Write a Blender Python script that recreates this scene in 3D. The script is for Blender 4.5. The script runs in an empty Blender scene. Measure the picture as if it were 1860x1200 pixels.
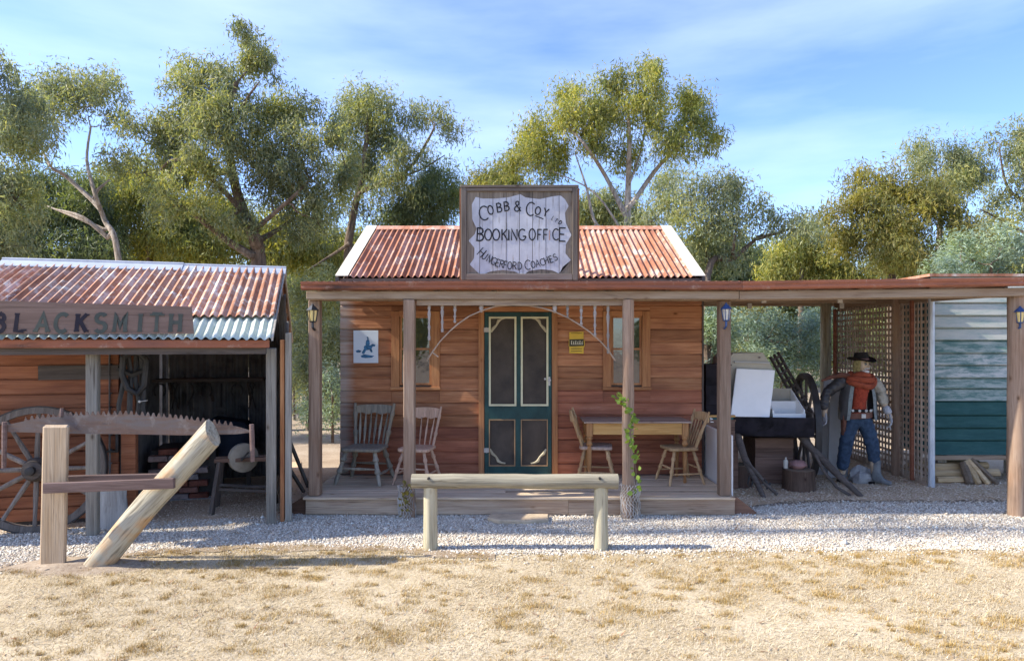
import bpy, bmesh, math, random
import numpy as np
from mathutils import Vector, Matrix
S = bpy.context.scene
C = S.collection
RND = random.Random(7)
R = math.radians
# ---------------- camera, sky, sun, exposure
CAMZ, F, HX, HY = 1.9, 1240.0, 930.0, 625.0
cam = bpy.data.cameras.new('camera'); cam.lens = 24.0; cam.sensor_width = 36.0
cam.shift_y = (HY-600)/1860.0
cam.clip_start = 0.05; cam.clip_end = 1500
camo = bpy.data.objects.new('camera', cam); C.objects.link(camo)
camo.location = (0, 0, CAMZ); camo.rotation_euler = (R(90), 0, 0)
S.camera = camo
SUN_EL, SUN_AZ = 37.5, 5.0          # azimuth: degrees of the sun in front of the facade line, on the left
to_sun = Vector((-math.cos(R(SUN_EL))*math.cos(R(SUN_AZ)), -math.cos(R(SUN_EL))*math.sin(R(SUN_AZ)), math.sin(R(SUN_EL))))
sl = bpy.data.lights.new('sun', 'SUN'); sl.energy = 2.6; sl.angle = R(0.55); sl.color = (1.0, 0.92, 0.79)
so = bpy.data.objects.new('sun', sl); C.objects.link(so)
so.rotation_euler = (-to_sun).to_track_quat('-Z', 'Y').to_euler(); so.location = (-30, -3, 30)
W = bpy.data.worlds.new('World'); S.world = W; W.use_nodes = True
nt = W.node_tree; nt.nodes.clear()
def N(t, typ, **kw):
    n = t.nodes.new(typ)
    for k, v in kw.items():
        if k.startswith('i_'):
            n.inputs[int(k[2:]) if k[2:].isdigit() else k[2:].replace('_', ' ')].default_value = v
        else: setattr(n, k, v)
    return n
sky = N(nt, 'ShaderNodeTexSky'); sky.sky_type = 'NISHITA'; sky.sun_disc = False
sky.sun_elevation = R(SUN_EL); sky.sun_rotation = math.atan2(to_sun.x, to_sun.y)
sky.altitude = 300; sky.air_density = .8; sky.dust_density = 0.8; sky.ozone_density = 3.2
tc = N(nt, 'ShaderNodeTexCoord'); mp = N(nt, 'ShaderNodeMapping'); mp.inputs['Scale'].default_value = (1.2, 1.2, 5.5); mp.inputs['Rotation'].default_value = (0.12, 0.1, 0.3)
nz = N(nt, 'ShaderNodeTexNoise'); nz.inputs['Scale'].default_value = 1.7; nz.inputs['Detail'].default_value = 6; nz.inputs['Roughness'].default_value = .52
rp = N(nt, 'ShaderNodeValToRGB'); rp.color_ramp.elements[0].position = .4; rp.color_ramp.elements[0].color = (0, 0, 0, 1); rp.color_ramp.elements[1].position = .8; rp.color_ramp.elements[1].color = (.2, .2, .2, 1)
mx = N(nt, 'ShaderNodeMix', data_type='RGBA'); mx.inputs[7].default_value = (6.3, 6.9, 8.0, 1)
bg = N(nt, 'ShaderNodeBackground'); bg.inputs['Strength'].default_value = 0.112
wo = N(nt, 'ShaderNodeOutputWorld')
L = nt.links.new
L(tc.outputs['Generated'], mp.inputs[0]); L(mp.outputs[0], nz.inputs['Vector']); L(nz.outputs['Fac'], rp.inputs[0])
hs = N(nt, 'ShaderNodeHueSaturation'); hs.inputs['Saturation'].default_value = 1.1; hs.inputs['Hue'].default_value = .511; hs.inputs['Value'].default_value = 1.0
L(sky.outputs[0], hs.inputs['Color']); L(rp.outputs[0], mx.inputs[0]); L(hs.outputs[0], mx.inputs[6]); L(mx.outputs[2], bg.inputs[0]); L(bg.outputs[0], wo.inputs[0])
S.view_settings.view_transform = 'Standard'; S.view_settings.look = 'None'; S.view_settings.gamma = 1; S.view_settings.use_curve_mapping = False
S.view_settings.exposure = 1.8
S.cycles.max_bounces = 8; S.cycles.diffuse_bounces = 4; S.cycles.transparent_max_bounces = 12
S.cycles.use_denoising = True
# ---------------- helpers
def U(px, Y): return (px-HX)/F*Y
def V(py, Y): return CAMZ-(py-HY)/F*Y
def P(px, py, Y): return Vector((U(px, Y), Y, V(py, Y)))
def GY(py): return CAMZ*F/(py-HY)
WM = {}
def thing(name, label, cat, loc=(0, 0, 0), rz=0, group=None):
    o = bpy.data.objects.new(name, None); C.objects.link(o); o.empty_display_size = .2
    o.location = loc; o.rotation_euler = (0, 0, rz)
    o['label'] = label; o['category'] = cat
    if group: o['group'] = group
    WM[o.name] = Matrix.Translation(loc) @ Matrix.Rotation(rz, 4, 'Z')
    return o
def tag(o, label=None, cat=None, group=None, kind=None):
    if label: o['label'] = label
    if cat: o['category'] = cat
    if group: o['group'] = group
    if kind: o['kind'] = kind
    return o
def link(name, me, parent=None, loc=None, rot=None):
    o = bpy.data.objects.new(name, me); C.objects.link(o)
    if parent: o.parent = parent; WM[o.name] = WM.get(parent.name, Matrix())
    if loc is not None: o.location = loc
    if rot is not None: o.rotation_euler = rot
    return o
def copy_tree(o, parent=None):
    c = o.copy(); C.objects.link(c)
    if parent: c.parent = parent
    for ch in list(o.children): copy_tree(ch, c)
    return c
class MB:
    def __init__(s): s.v = []; s.f = []
    def add(s, vs, fs):
        b = len(s.v); s.v += [Vector(v) for v in vs]; s.f += [tuple(i+b for i in f) for f in fs]; return s
    def box(s, x0, x1, y0, y1, z0, z1, j=0):
        vs = [Vector((x, y, z)) for z in (z0, z1) for y in (y0, y1) for x in (x0, x1)]
        if j: vs = [v+Vector((RND.uniform(-j, j), RND.uniform(-j, j), RND.uniform(-j, j))) for v in vs]
        return s.add(vs, [(0, 2, 3, 1), (4, 5, 7, 6), (0, 1, 5, 4), (2, 6, 7, 3), (0, 4, 6, 2), (1, 3, 7, 5)])
    def bar(s, a, b, w, h, up=(0, 0, 1)):
        a, b = Vector(a), Vector(b); d = (b-a).normalized(); up = Vector(up)
        if abs(d.dot(up)) > .98: up = Vector((0, 1, 0))
        r = d.cross(up).normalized(); u = r.cross(d)
        vs = [p+r*(sx*w/2)+u*(sz*h/2) for p in (a, b) for sx, sz in ((-1, -1), (1, -1), (1, 1), (-1, 1))]
        return s.add(vs, [(0, 1, 2, 3), (7, 6, 5, 4), (0, 4, 5, 1), (1, 5, 6, 2), (2, 6, 7, 3), (3, 7, 4, 0)])
    def tube(s, pts, rad, n=8, cap=True, j=0):
        pts = [Vector(p) for p in pts]; m = len(pts)
        if not isinstance(rad, (list, tuple)): rad = [rad]*m
        vs = []; r0 = None
        for i in range(m):
            d = (pts[min(i+1, m-1)]-pts[max(i-1, 0)])
            d = d.normalized() if d.length > 1e-9 else Vector((0, 0, 1))
            if r0 is None: r0 = d.cross(Vector((.31, .2, .93)) if abs(d.z) < .9 else Vector((1, .1, 0))).normalized()
            r0 = (r0-d*r0.dot(d)).normalized(); u = d.cross(r0)
            for k in range(n):
                a = 2*math.pi*k/n; q = rad[i]*(1+(RND.uniform(-j, j) if j else 0))
                vs.append(pts[i]+(r0*math.cos(a)+u*math.sin(a))*q)
        fs = [(i*n+k, i*n+(k+1) % n, (i+1)*n+(k+1) % n, (i+1)*n+k) for i in range(m-1) for k in range(n)]
        if cap: fs += [tuple(range(n-1, -1, -1)), tuple(range((m-1)*n, m*n))]
        return s.add(vs, fs)
    def lathe(s, prof, a, b, n=10):
        a, b = Vector(a), Vector(b)      # profile: (t along a-b, radius)
        return s.tube([a+(b-a)*t for t, r in prof], [r for t, r in prof], n)
    def prism(s, poly, ax, t0, t1):
        # poly 2D in the two other axes, extruded along axis ax (0,1,2)
        def mk(p, t):
            return {0: (t, p[0], p[1]), 1: (p[0], t, p[1]), 2: (p[0], p[1], t)}[ax]
        n = len(poly); vs = [mk(p, t0) for p in poly]+[mk(p, t1) for p in poly]
        fs = [tuple(range(n)), tuple(range(2*n-1, n-1, -1))]+[(i, n+i, n+(i+1) % n, (i+1) % n) for i in range(n)]
        return s.add(vs, fs)
    def sphere(s, c, r, n=10, m=7):
        c = Vector(c); r = r if isinstance(r, (tuple, list)) else (r, r, r)
        vs = [c+Vector((0, 0, -r[2]))]
        for i in range(1, m):
            t = math.pi*i/m
            for k in range(n):
                a = 2*math.pi*k/n; vs.append(c+Vector((r[0]*math.sin(t)*math.cos(a), r[1]*math.sin(t)*math.sin(a), -r[2]*math.cos(t))))
        vs.append(c+Vector((0, 0, r[2]))); e = len(vs)-1
        fs = [(0, 1+(k+1) % n, 1+k) for k in range(n)]+[(e, 1+(m-2)*n+k, 1+(m-2)*n+(k+1) % n) for k in range(n)]
        fs += [(1+i*n+k, 1+i*n+(k+1) % n, 1+(i+1)*n+(k+1) % n, 1+(i+1)*n+k) for i in range(m-2) for k in range(n)]
        return s.add(vs, fs)
    def xf(s, M): s.v = [M @ v for v in s.v]; return s
    def mesh(s, name, mat, smooth=False, bevel=0, inv=None):
        me = bpy.data.meshes.new(name)
        vs = s.v if inv is None else [inv @ v for v in s.v]
        me.from_pydata([tuple(v) for v in vs], [], s.f)
        bm = bmesh.new(); bm.from_mesh(me)
        bmesh.ops.recalc_face_normals(bm, faces=bm.faces)
        if bevel: bmesh.ops.bevel(bm, geom=bm.edges[:], offset=bevel, segments=1, affect='EDGES', clamp_overlap=True)
        bm.to_mesh(me); bm.free()
        if smooth:
            me.polygons.foreach_set('use_smooth', [True]*len(me.polygons))
            try: me.set_sharp_from_angle(angle=R(40))
            except Exception: pass
        for m in (mat if isinstance(mat, (list, tuple)) else [mat]): me.materials.append(m)
        return me
    def build(s, name, mat, parent=None, smooth=False, bevel=0, local=False):
        inv = None
        if parent is not None and not local: inv = WM.get(parent.name, Matrix()).inverted()
        return link(name, s.mesh(name, mat, smooth, bevel, inv), parent)
def npmesh(name, verts, faces, mat, smooth=False):
    # verts (n,3), faces (m,k) numpy
    me = bpy.data.meshes.new(name); k = faces.shape[1]; m = faces.shape[0]
    me.vertices.add(len(verts)); me.vertices.foreach_set('co', np.ascontiguousarray(verts, np.float32).ravel())
    me.loops.add(m*k); me.loops.foreach_set('vertex_index', np.ascontiguousarray(faces, np.int32).ravel())
    me.polygons.add(m); me.polygons.foreach_set('loop_start', np.arange(m, dtype=np.int32)*k)
    if smooth: me.polygons.foreach_set('use_smooth', np.ones(m, bool))
    me.materials.append(mat); me.update(calc_edges=True); me.validate(); return me
# ---------------- materials
def mat(name, rough=.8, spec=.3):
    m = bpy.data.materials.new(name); m.use_nodes = True; t = m.node_tree
    b = t.nodes['Principled BSDF']; b.inputs['Roughness'].default_value = rough; b.inputs['Specular IOR Level'].default_value = spec
    return m, t, b
def ramp(t, cols, poss):
    r = N(t, 'ShaderNodeValToRGB'); e = r.color_ramp.elements
    while len(e) < len(cols): e.new(.5)
    for i, (c, p) in enumerate(zip(cols, poss)): e[i].position = p; e[i].color = (*c, 1)
    return r
def coords(t, scale, rot=(0, 0, 0), rnd=True):
    c = N(t, 'ShaderNodeTexCoord'); m = N(t, 'ShaderNodeMapping'); m.inputs['Scale'].default_value = scale; m.inputs['Rotation'].default_value = rot
    if rnd:
        oi = N(t, 'ShaderNodeObjectInfo'); mu = N(t, 'ShaderNodeMath', operation='MULTIPLY'); mu.inputs[1].default_value = 37.0
        va = N(t, 'ShaderNodeVectorMath', operation='ADD')
        t.links.new(oi.outputs['Random'], mu.inputs[0]); t.links.new(c.outputs['Object'], va.inputs[0]); t.links.new(mu.outputs[0], va.inputs[1])
        t.links.new(va.outputs[0], m.inputs[0])
    else: t.links.new(c.outputs['Object'], m.inputs[0])
    return m
def noise(t, vec, sc, det=5, rough=.6, dist=0):
    n = N(t, 'ShaderNodeTexNoise'); n.inputs['Scale'].default_value = sc; n.inputs['Detail'].default_value = det; n.inputs['Roughness'].default_value = rough; n.inputs['Distortion'].default_value = dist
    t.links.new(vec.outputs[0], n.inputs['Vector']); return n
def mixc(t, fac, a, b, mode='MIX'):
    m = N(t, 'ShaderNodeMix', data_type='RGBA', blend_type=mode)
    for s, i in ((fac, 0), (a, 6), (b, 7)):
        if hasattr(s, 'links') or hasattr(s, 'is_linked'): t.links.new(s, m.inputs[i])
        elif isinstance(s, (int, float)): m.inputs[i].default_value = s
        else: m.inputs[i].default_value = (*s, 1)
    return m.outputs[2]
def bump(t, b, h, st, dist=.02):
    n = N(t, 'ShaderNodeBump'); n.inputs['Strength'].default_value = st; n.inputs['Distance'].default_value = dist
    t.links.new(h, n.inputs['Height']); t.links.new(n.outputs[0], b.inputs['Normal'])
AX = {'X': (1, 14, 14), 'Y': (14, 1, 14), 'Z': (14, 14, 1)}
def wood(name, dark, mid, light, axis='X', stain=None, stain_amt=.5, var=.25, rough=.75, sc=1.6, bst=.35, ends=None, knots=True):
    m, t, b = mat(name, rough, .25)
    v = coords(t, AX[axis]); n = noise(t, v, sc, 6, .62, .6)
    r = ramp(t, [dark, mid, light], [.24, .5, .78]); t.links.new(n.outputs['Fac'], r.inputs[0])
    col = r.outputs[0]
    v2 = coords(t, tuple(.5+.14*a for a in AX[axis])); n2 = noise(t, v2, 2.1, 5, .6)
    if stain:
        r2 = ramp(t, [(0, 0, 0), (1, 1, 1)], [.45, .68]); t.links.new(n2.outputs['Fac'], r2.inputs[0])
        mm = N(t, 'ShaderNodeMath', operation='MULTIPLY'); mm.inputs[1].default_value = stain_amt; t.links.new(r2.outputs[0], mm.inputs[0])
        col = mixc(t, mm.outputs[0], col, stain)
    # fine dark grain lines
    v3 = coords(t, tuple(a*2.2 if a > 1 else .6 for a in AX[axis])); n3 = noise(t, v3, 3.2, 3, .5, .3)
    r3 = ramp(t, [(.5, .48, .46), (1, 1, 1)], [.3, .46]); t.links.new(n3.outputs['Fac'], r3.inputs[0])
    col = mixc(t, .6, col, r3.outputs[0], 'MULTIPLY')
    if knots:
        v4 = coords(t, tuple(2.0 if a > 1 else 1.1 for a in AX[axis])); vo = N(t, 'ShaderNodeTexVoronoi'); vo.inputs['Scale'].default_value = 2.4
        t.links.new(v4.outputs[0], vo.inputs['Vector'])
        r4 = ramp(t, [(.25, .18, .13), (.8, .72, .66), (1, 1, 1)], [.035, .075, .13]); t.links.new(vo.outputs['Distance'], r4.inputs[0])
        col = mixc(t, .8, col, r4.outputs[0], 'MULTIPLY')
    if bst >= .5:   # drying cracks along the grain
        v5 = coords(t, tuple(26 if q > 1 else .55 for q in AX[axis])); n5 = noise(t, v5, 1.0, 3, .5, .4)
        r5 = ramp(t, [(1, 1, 1), (.3, .26, .22), (1, 1, 1)], [.455, .475, .495]); t.links.new(n5.outputs['Fac'], r5.inputs[0])
        v6 = coords(t, (1.3, 1.3, 1.3)); n6 = noise(t, v6, 1.5, 3, .5); r6 = ramp(t, [(0, 0, 0), (.85, .85, .85)], [.45, .6]); t.links.new(n6.outputs['Fac'], r6.inputs[0])
        col = mixc(t, r6.outputs[0], col, r5.outputs[0], 'MULTIPLY')
    if ends:   # grey weathering near a board end: (x position, direction, colour)
        x0, wdt, ec = ends
        c = N(t, 'ShaderNodeTexCoord'); sx = N(t, 'ShaderNodeSeparateXYZ'); t.links.new(c.outputs['Object'], sx.inputs[0])
        mr = N(t, 'ShaderNodeMapRange'); mr.inputs[1].default_value = x0+wdt; mr.inputs[2].default_value = x0; t.links.new(sx.outputs['X'], mr.inputs[0])
        ad = N(t, 'ShaderNodeMath', operation='MULTIPLY_ADD'); t.links.new(n.outputs['Fac'], ad.inputs[0]); ad.inputs[1].default_value = 1.6; 
        sb = N(t, 'ShaderNodeMath', operation='SUBTRACT'); t.links.new(mr.outputs[0], sb.inputs[0]); sb.inputs[1].default_value = 1.05
        t.links.new(sb.outputs[0], ad.inputs[2]); ad.use_clamp = True
        col = mixc(t, ad.outputs[0], col, ec)
    oi = N(t, 'ShaderNodeObjectInfo'); mr2 = N(t, 'ShaderNodeMapRange'); mr2.inputs[3].default_value = 1-var; mr2.inputs[4].default_value = 1+var
    t.links.new(oi.outputs['Random'], mr2.inputs[0])
    h = N(t, 'ShaderNodeHueSaturation'); t.links.new(mr2.outputs[0], h.inputs['Value']); t.links.new(col, h.inputs['Color'])
    t.links.new(h.outputs[0], b.inputs['Base Color']); bump(t, b, n3.outputs['Fac'], bst, .006)
    return m
def plain(name, col, rough=.7, spec=.3, var=.15, sc=6, bst=0.1, metal=0, col2=None):
    m, t, b = mat(name, rough, spec); v = coords(t, (1, 1, 1)); n = noise(t, v, sc, 6, .65)
    c2 = col2 or tuple(c*(1-var*1.6) for c in col)
    r = ramp(t, [c2, col, tuple(min(1, c*(1+var)) for c in col)], [.33, .52, .72]); t.links.new(n.outputs['Fac'], r.inputs[0])
    t.links.new(r.outputs[0], b.inputs['Base Color']); b.inputs['Metallic'].default_value = metal
    if bst: bump(t, b, n.outputs['Fac'], bst, .01)
    return m
def rust(name, base, rustc, darkc, pale, amt_pale=.5, amt_rust=.5, axis='Y', sc=1.0):
    m, t, b = mat(name, .72, .18)
    v = coords(t, {'Y': (5, .7, .7), 'X': (.7, 5, 5)}[axis]); n = noise(t, v, 1.4*sc, 7, .68, .3)
    v2 = coords(t, (1, 1, 1)); n2 = noise(t, v2, 3.5*sc, 7, .72, .2); n3 = noise(t, v2, 17, 4, .7)
    r = ramp(t, [darkc, rustc, base, base], [.3, .3+.28*amt_rust, .46+.28*amt_rust, .95]); t.links.new(n.outputs['Fac'], r.inputs[0])
    r2 = ramp(t, [(0, 0, 0), (1, 1, 1)], [.68-.3*amt_pale, .83-.3*amt_pale]); t.links.new(n2.outputs['Fac'], r2.inputs[0])
    col = mixc(t, r2.outputs[0], r.outputs[0], pale)
    r3 = ramp(t, [darkc, rustc], [.3, .6]); t.links.new(n2.outputs['Fac'], r3.inputs[0])
    r4 = ramp(t, [(0, 0, 0), (1, 1, 1)], [.54, .66]); t.links.new(n3.outputs['Fac'], r4.inputs[0])
    mm = N(t, 'ShaderNodeMath', operation='MULTIPLY'); mm.inputs[1].default_value = .75*amt_rust; t.links.new(r4.outputs[0], mm.inputs[0])
    col = mixc(t, mm.outputs[0], col, r3.outputs[0])
    oi = N(t, 'ShaderNodeObjectInfo'); mr2 = N(t, 'ShaderNodeMapRange'); mr2.inputs[3].default_value = .74; mr2.inputs[4].default_value = 1.2
    t.links.new(oi.outputs['Random'], mr2.inputs[0]); h = N(t, 'ShaderNodeHueSaturation'); t.links.new(mr2.outputs[0], h.inputs['Value']); t.links.new(col, h.inputs['Color'])
    t.links.new(h.outputs[0], b.inputs['Base Color']); bump(t, b, n3.outputs['Fac'], .15, .004)
    return m
def leafmat(name, cols, trans=.42, rough=.55):
    m = bpy.data.materials.new(name); m.use_nodes = True; t = m.node_tree; b = t.nodes['Principled BSDF']; out = t.nodes['Material Output']
    g = N(t, 'ShaderNodeNewGeometry'); r = ramp(t, cols, [i/(len(cols)-1) for i in range(len(cols))]); t.links.new(g.outputs['Random Per Island'], r.inputs[0])
    v = coords(t, (1, 1, 1)); n = noise(t, v, .9, 3, .5)
    rr = ramp(t, [(.62, .66, .7), (1, 1, 1), (1.25, 1.2, .8)], [.35, .5, .66]); t.links.new(n.outputs['Fac'], rr.inputs[0])
    col = mixc(t, 1.0, r.outputs[0], rr.outputs[0], 'MULTIPLY')
    t.links.new(col, b.inputs['Base Color']); b.inputs['Roughness'].default_value = rough; b.inputs['Specular IOR Level'].default_value = .35
    tr = N(t, 'ShaderNodeBsdfTranslucent'); t.links.new(mixc(t, 1.0, col, (1.5, 1.45, .6), 'MULTIPLY'), tr.inputs[0])
    ms = N(t, 'ShaderNodeMixShader'); ms.inputs[0].default_value = trans
    t.links.new(b.outputs[0], ms.inputs[1]); t.links.new(tr.outputs[0], ms.inputs[2]); t.links.new(ms.outputs[0], out.inputs[0])
    return m
M = {}
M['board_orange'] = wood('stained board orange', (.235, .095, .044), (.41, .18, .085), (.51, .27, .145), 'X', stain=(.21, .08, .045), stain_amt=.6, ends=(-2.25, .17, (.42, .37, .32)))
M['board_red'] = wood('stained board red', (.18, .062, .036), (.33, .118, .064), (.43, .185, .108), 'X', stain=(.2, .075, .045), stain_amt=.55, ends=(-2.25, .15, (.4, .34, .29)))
M['board_shed'] = wood('shed board', (0.139, 0.047, 0.024), (0.271, 0.103, 0.048), (0.353, 0.155, 0.081), 'X', stain=(0.148, 0.052, 0.033), stain_amt=.5)
M['trim'] = wood('window trim', (.25, .1, .04), (.43, .2, .085), (.53, .28, .13), 'Z', stain=(.28, .1, .05), stain_amt=.5)
M['trim_h'] = wood('window trim rail', (.25, .1, .04), (.43, .2, .085), (.53, .28, .13), 'X', stain=(.28, .1, .05), stain_amt=.5)
M['post'] = wood('veranda post', (0.146, 0.097, 0.064), (0.292, 0.202, 0.143), (0.387, 0.295, 0.221), 'Z', stain=(0.258, 0.145, 0.083), stain_amt=.5)
M['post_grey'] = wood('grey weathered post', (0.170, 0.157, 0.132), (0.340, 0.309, 0.260), (0.480, 0.442, 0.378), 'Z', stain=(0.300, 0.266, 0.194), stain_amt=.4, bst=.6)
M['beam'] = wood('weathered beam', (0.206, 0.139, 0.090), (0.387, 0.290, 0.205), (0.482, 0.386, 0.287), 'X', stain=(0.258, 0.151, 0.082), stain_amt=.55)
M['rafter'] = wood('brown rafter', (.22, .145, .09), (.38, .27, .18), (.48, .36, .26), 'Y', stain=(.3, .18, .1), stain_amt=.5)  # rafter timber in its own brown, with stain and grain
M['deck'] = wood('deck board', (0.403, 0.300, 0.202), (0.604, 0.480, 0.340), (0.710, 0.590, 0.432), 'X', stain=(0.509, 0.360, 0.230), stain_amt=.45, bst=.5)
M['fascia_deck'] = wood('deck fascia', (.3, .2, .13), (.5, .37, .26), (.6, .47, .35), 'X', stain=(.36, .22, .14), stain_amt=.6, bst=.5)
M['gutter'] = rust('rusty gutter', (.2, .085, .058), (.27, .1, .055), (.075, .04, .03), (.36, .26, .2), .4, .6, 'X')
M['roof_rust'] = rust('rusty corrugated iron', (.5, .29, .22), (.38, .16, .085), (.19, .08, .055), (.64, .53, .44), .5, .6)
M['roof_shed'] = rust('dappled corrugated iron', (.55, .37, .29), (.42, .19, .1), (.24, .1, .06), (.68, .63, .55), .56, .6, sc=1.5)
M['roof_green'] = rust('faded green corrugated iron', (.46, .49, .4), (.42, .46, .36), (.34, .36, .29), (.62, .62, .54), .6, .3)
M['white_paint'] = plain('cream paint flashing', (.62, .57, .46), .6, .3, .1, 5, .05)
M['zinc'] = plain('zinc flashing', (.5, .53, .57), .42, .5, .12, 4, .05, .3)
M['sign_plank'] = wood('sign plank', (0.083, 0.067, 0.055), (0.166, 0.137, 0.109), (0.230, 0.195, 0.159), 'Z', stain=(0.192, 0.152, 0.109), stain_amt=.4, bst=.5)
M['sign_frame'] = wood('sign frame', (0.076, 0.060, 0.052), (0.140, 0.118, 0.101), (0.199, 0.169, 0.147), 'Z', stain=(0.117, 0.082, 0.057), stain_amt=.4)
M['sign_frame_h'] = wood('sign frame rail', (0.076, 0.060, 0.052), (0.140, 0.118, 0.101), (0.199, 0.169, 0.147), 'X', stain=(0.117, 0.082, 0.057), stain_amt=.4)
M['sign_side'] = wood('sign side', (.12, .05, .025), (.22, .1, .05), (.3, .15, .08), 'Z')
def worn(name, paint, bare, amt, axis='Z'):
    m, t, b = mat(name, .8, .2); v = coords(t, AX[axis], rnd=False); n = noise(t, v, 2.6, 7, .7, .2)
    r = ramp(t, [paint, paint, bare], [0, amt, amt+.12]); t.links.new(n.outputs['Fac'], r.inputs[0])
    v2 = coords(t, (1, 1, 1)); n2 = noise(t, v2, 5, 5, .6); r2 = ramp(t, [(.8, .8, .82), (1.05, 1.05, 1.05)], [.35, .65]); t.links.new(n2.outputs['Fac'], r2.inputs[0])
    t.links.new(mixc(t, 1.0, r.outputs[0], r2.outputs[0], 'MULTIPLY'), b.inputs['Base Color']); bump(t, b, n.outputs['Fac'], .25, .004)
    return m
M['whitewash'] = worn('worn whitewash', (.44, .45, .49), (.24, .22, .2), .56)
M['letter'] = worn('worn black lettering', (.022, .023, .028), (.25, .25, .27), .66)
M['smith_plank'] = wood('brown sign board', (.13, .08, .055), (.2, .125, .09), (.25, .165, .12), 'X', knots=False, var=.05)
M['smith_letter'] = worn('grey green lettering', (.085, .09, .07), (.11, .08, .06), .6, 'X')
M['smith_letter_dark'] = worn('dark lettering', (.03, .024, .03), (.07, .05, .04), .66, 'X')
M['door_green'] = plain('dark green door paint', (.017, .062, .058), .55, .35, .25, 5, .08)
M['cream'] = plain('cream bead', (.68, .64, .42), .6, .3, .08)
M['bead_brown'] = plain('bare bead', (.34, .22, .12), .7, .2, .2)
M['bracket'] = plain('carved bracket', (.5, .44, .3), .7, .25, .15)
M['hinge'] = plain('pale hinge', (.55, .52, .47), .5, .4, .15)
def screen_mat():
    m, t, b = mat('insect screen', .7, .2); v = coords(t, (1, 1, 1), rnd=False)
    ch = N(t, 'ShaderNodeTexChecker'); ch.inputs['Scale'].default_value = 160; ch.inputs[1].default_value = (.09, .075, .06, 1); ch.inputs[2].default_value = (.06, .05, .042, 1)
    t.links.new(v.outputs[0], ch.inputs['Vector']); n = noise(t, v, 3, 4); r = ramp(t, [(.7, .7, .72), (1.3, 1.25, 1.2)], [.35, .65]); t.links.new(n.outputs['Fac'], r.inputs[0])
    t.links.new(mixc(t, 1.0, ch.outputs[0], r.outputs[0], 'MULTIPLY'), b.inputs['Base Color']); return m
M['screen'] = screen_mat()
def glass():
    m, t, b = mat('window glass', .03, .5); b.inputs['Transmission Weight'].default_value = .0; b.inputs['Base Color'].default_value = (.02, .022, .022, 1)
    b.inputs['IOR'].default_value = 2.2; v = coords(t, (1, 1, 1)); n = noise(t, v, 5, 2); bump(t, b, n.outputs['Fac'], .06, .02); return m
M['glass'] = glass()
M['rail_log'] = wood('treated log', (.2, .17, .11), (.37, .33, .235), (.47, .43, .32), 'X', stain=(.24, .215, .16), stain_amt=.75, bst=.7)
M['rail_post'] = wood('treated post', (.2, .17, .11), (.38, .34, .23), (.48, .44, .32), 'Z', stain=(.32, .27, .19), stain_amt=.6, bst=.6)
M['saw_post'] = wood('sawn post', (0.340, 0.235, 0.142), (0.493, 0.370, 0.249), (0.570, 0.454, 0.327), 'Z', stain=(0.408, 0.269, 0.146), stain_amt=.5, bst=.5)
def diag_wood():
    m, t, b = mat('peeled log', .75, .25); c = N(t, 'ShaderNodeTexCoord'); mp = N(t, 'ShaderNodeMapping'); mp.inputs['Rotation'].default_value = (0, R(47), 0); t.links.new(c.outputs['Object'], mp.inputs[0])
    mp2 = N(t, 'ShaderNodeMapping'); mp2.inputs['Scale'].default_value = (1, 12, 12); t.links.new(mp.outputs[0], mp2.inputs[0])
    n = noise(t, mp2, 1.5, 6, .6, .5); r = ramp(t, [(.25, .22, .16), (.38, .35, .27), (.47, .43, .34)], [.3, .5, .7]); t.links.new(n.outputs['Fac'], r.inputs[0])
    n2 = noise(t, mp, 2.6, 4, .6); r2 = ramp(t, [(0, 0, 0), (.8, .8, .8)], [.48, .62]); t.links.new(n2.outputs['Fac'], r2.inputs[0])
    col = mixc(t, r2.outputs[0], r.outputs[0], (.48, .26, .1)); n3 = noise(t, mp2, 4, 3, .5); r3 = ramp(t, [(.4, .38, .36), (1, 1, 1)], [.34, .48]); t.links.new(n3.outputs['Fac'], r3.inputs[0])
    t.links.new(mixc(t, .8, col, r3.outputs[0], 'MULTIPLY'), b.inputs['Base Color']); bump(t, b, n3.outputs['Fac'], .5, .008); return m
M['diag'] = diag_wood()
M['purple_plank'] = wood('brown cross plank', (.08, .05, .043), (.15, .1, .088), (.21, .145, .13), 'X', var=.1)
M['saw'] = rust('rusty saw steel', (.12, .104, .1), (.13, .085, .066), (.06, .057, .062), (.19, .165, .15), .5, .5, 'X', 2.2)
M['black'] = plain('black iron', (.035, .032, .03), .55, .4, .35)
M['dark_wood'] = wood('dark old timber', (.05, .04, .034), (.1, .08, .068), (.16, .13, .11), 'X')
M['dark_wood_z'] = wood('dark old timber upright', (.05, .04, .034), (.1, .08, .068), (.16, .13, .11), 'Z')
M['spoke'] = wood('grey wheel spoke', (0.105, 0.085, 0.069), (0.200, 0.165, 0.138), (0.294, 0.250, 0.212), 'Z')
M['chair_grey'] = wood('grey chair paint', (0.125, 0.121, 0.100), (0.250, 0.230, 0.185), (0.375, 0.333, 0.260), 'Z', stain=(0.350, 0.230, 0.110), stain_amt=.35, knots=False)
M['chair_pink'] = wood('pinkish bare chair', (.34, .21, .14), (.52, .34, .24), (.62, .43, .32), 'Z', stain=(.4, .27, .19), stain_amt=.4, knots=False)
M['chair_pine'] = wood('pine chair', (.32, .18, .08), (.5, .32, .16), (.6, .42, .24), 'Z', stain=(.4, .25, .14), stain_amt=.4, knots=False)
M['table_top'] = wood('weathered table top', (0.240, 0.154, 0.110), (0.384, 0.275, 0.210), (0.504, 0.385, 0.310), 'X')
M['table_pine'] = wood('varnished pine', (.4, .2, .06), (.54, .3, .1), (.62, .38, .15), 'X', knots=False, var=.05)
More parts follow.
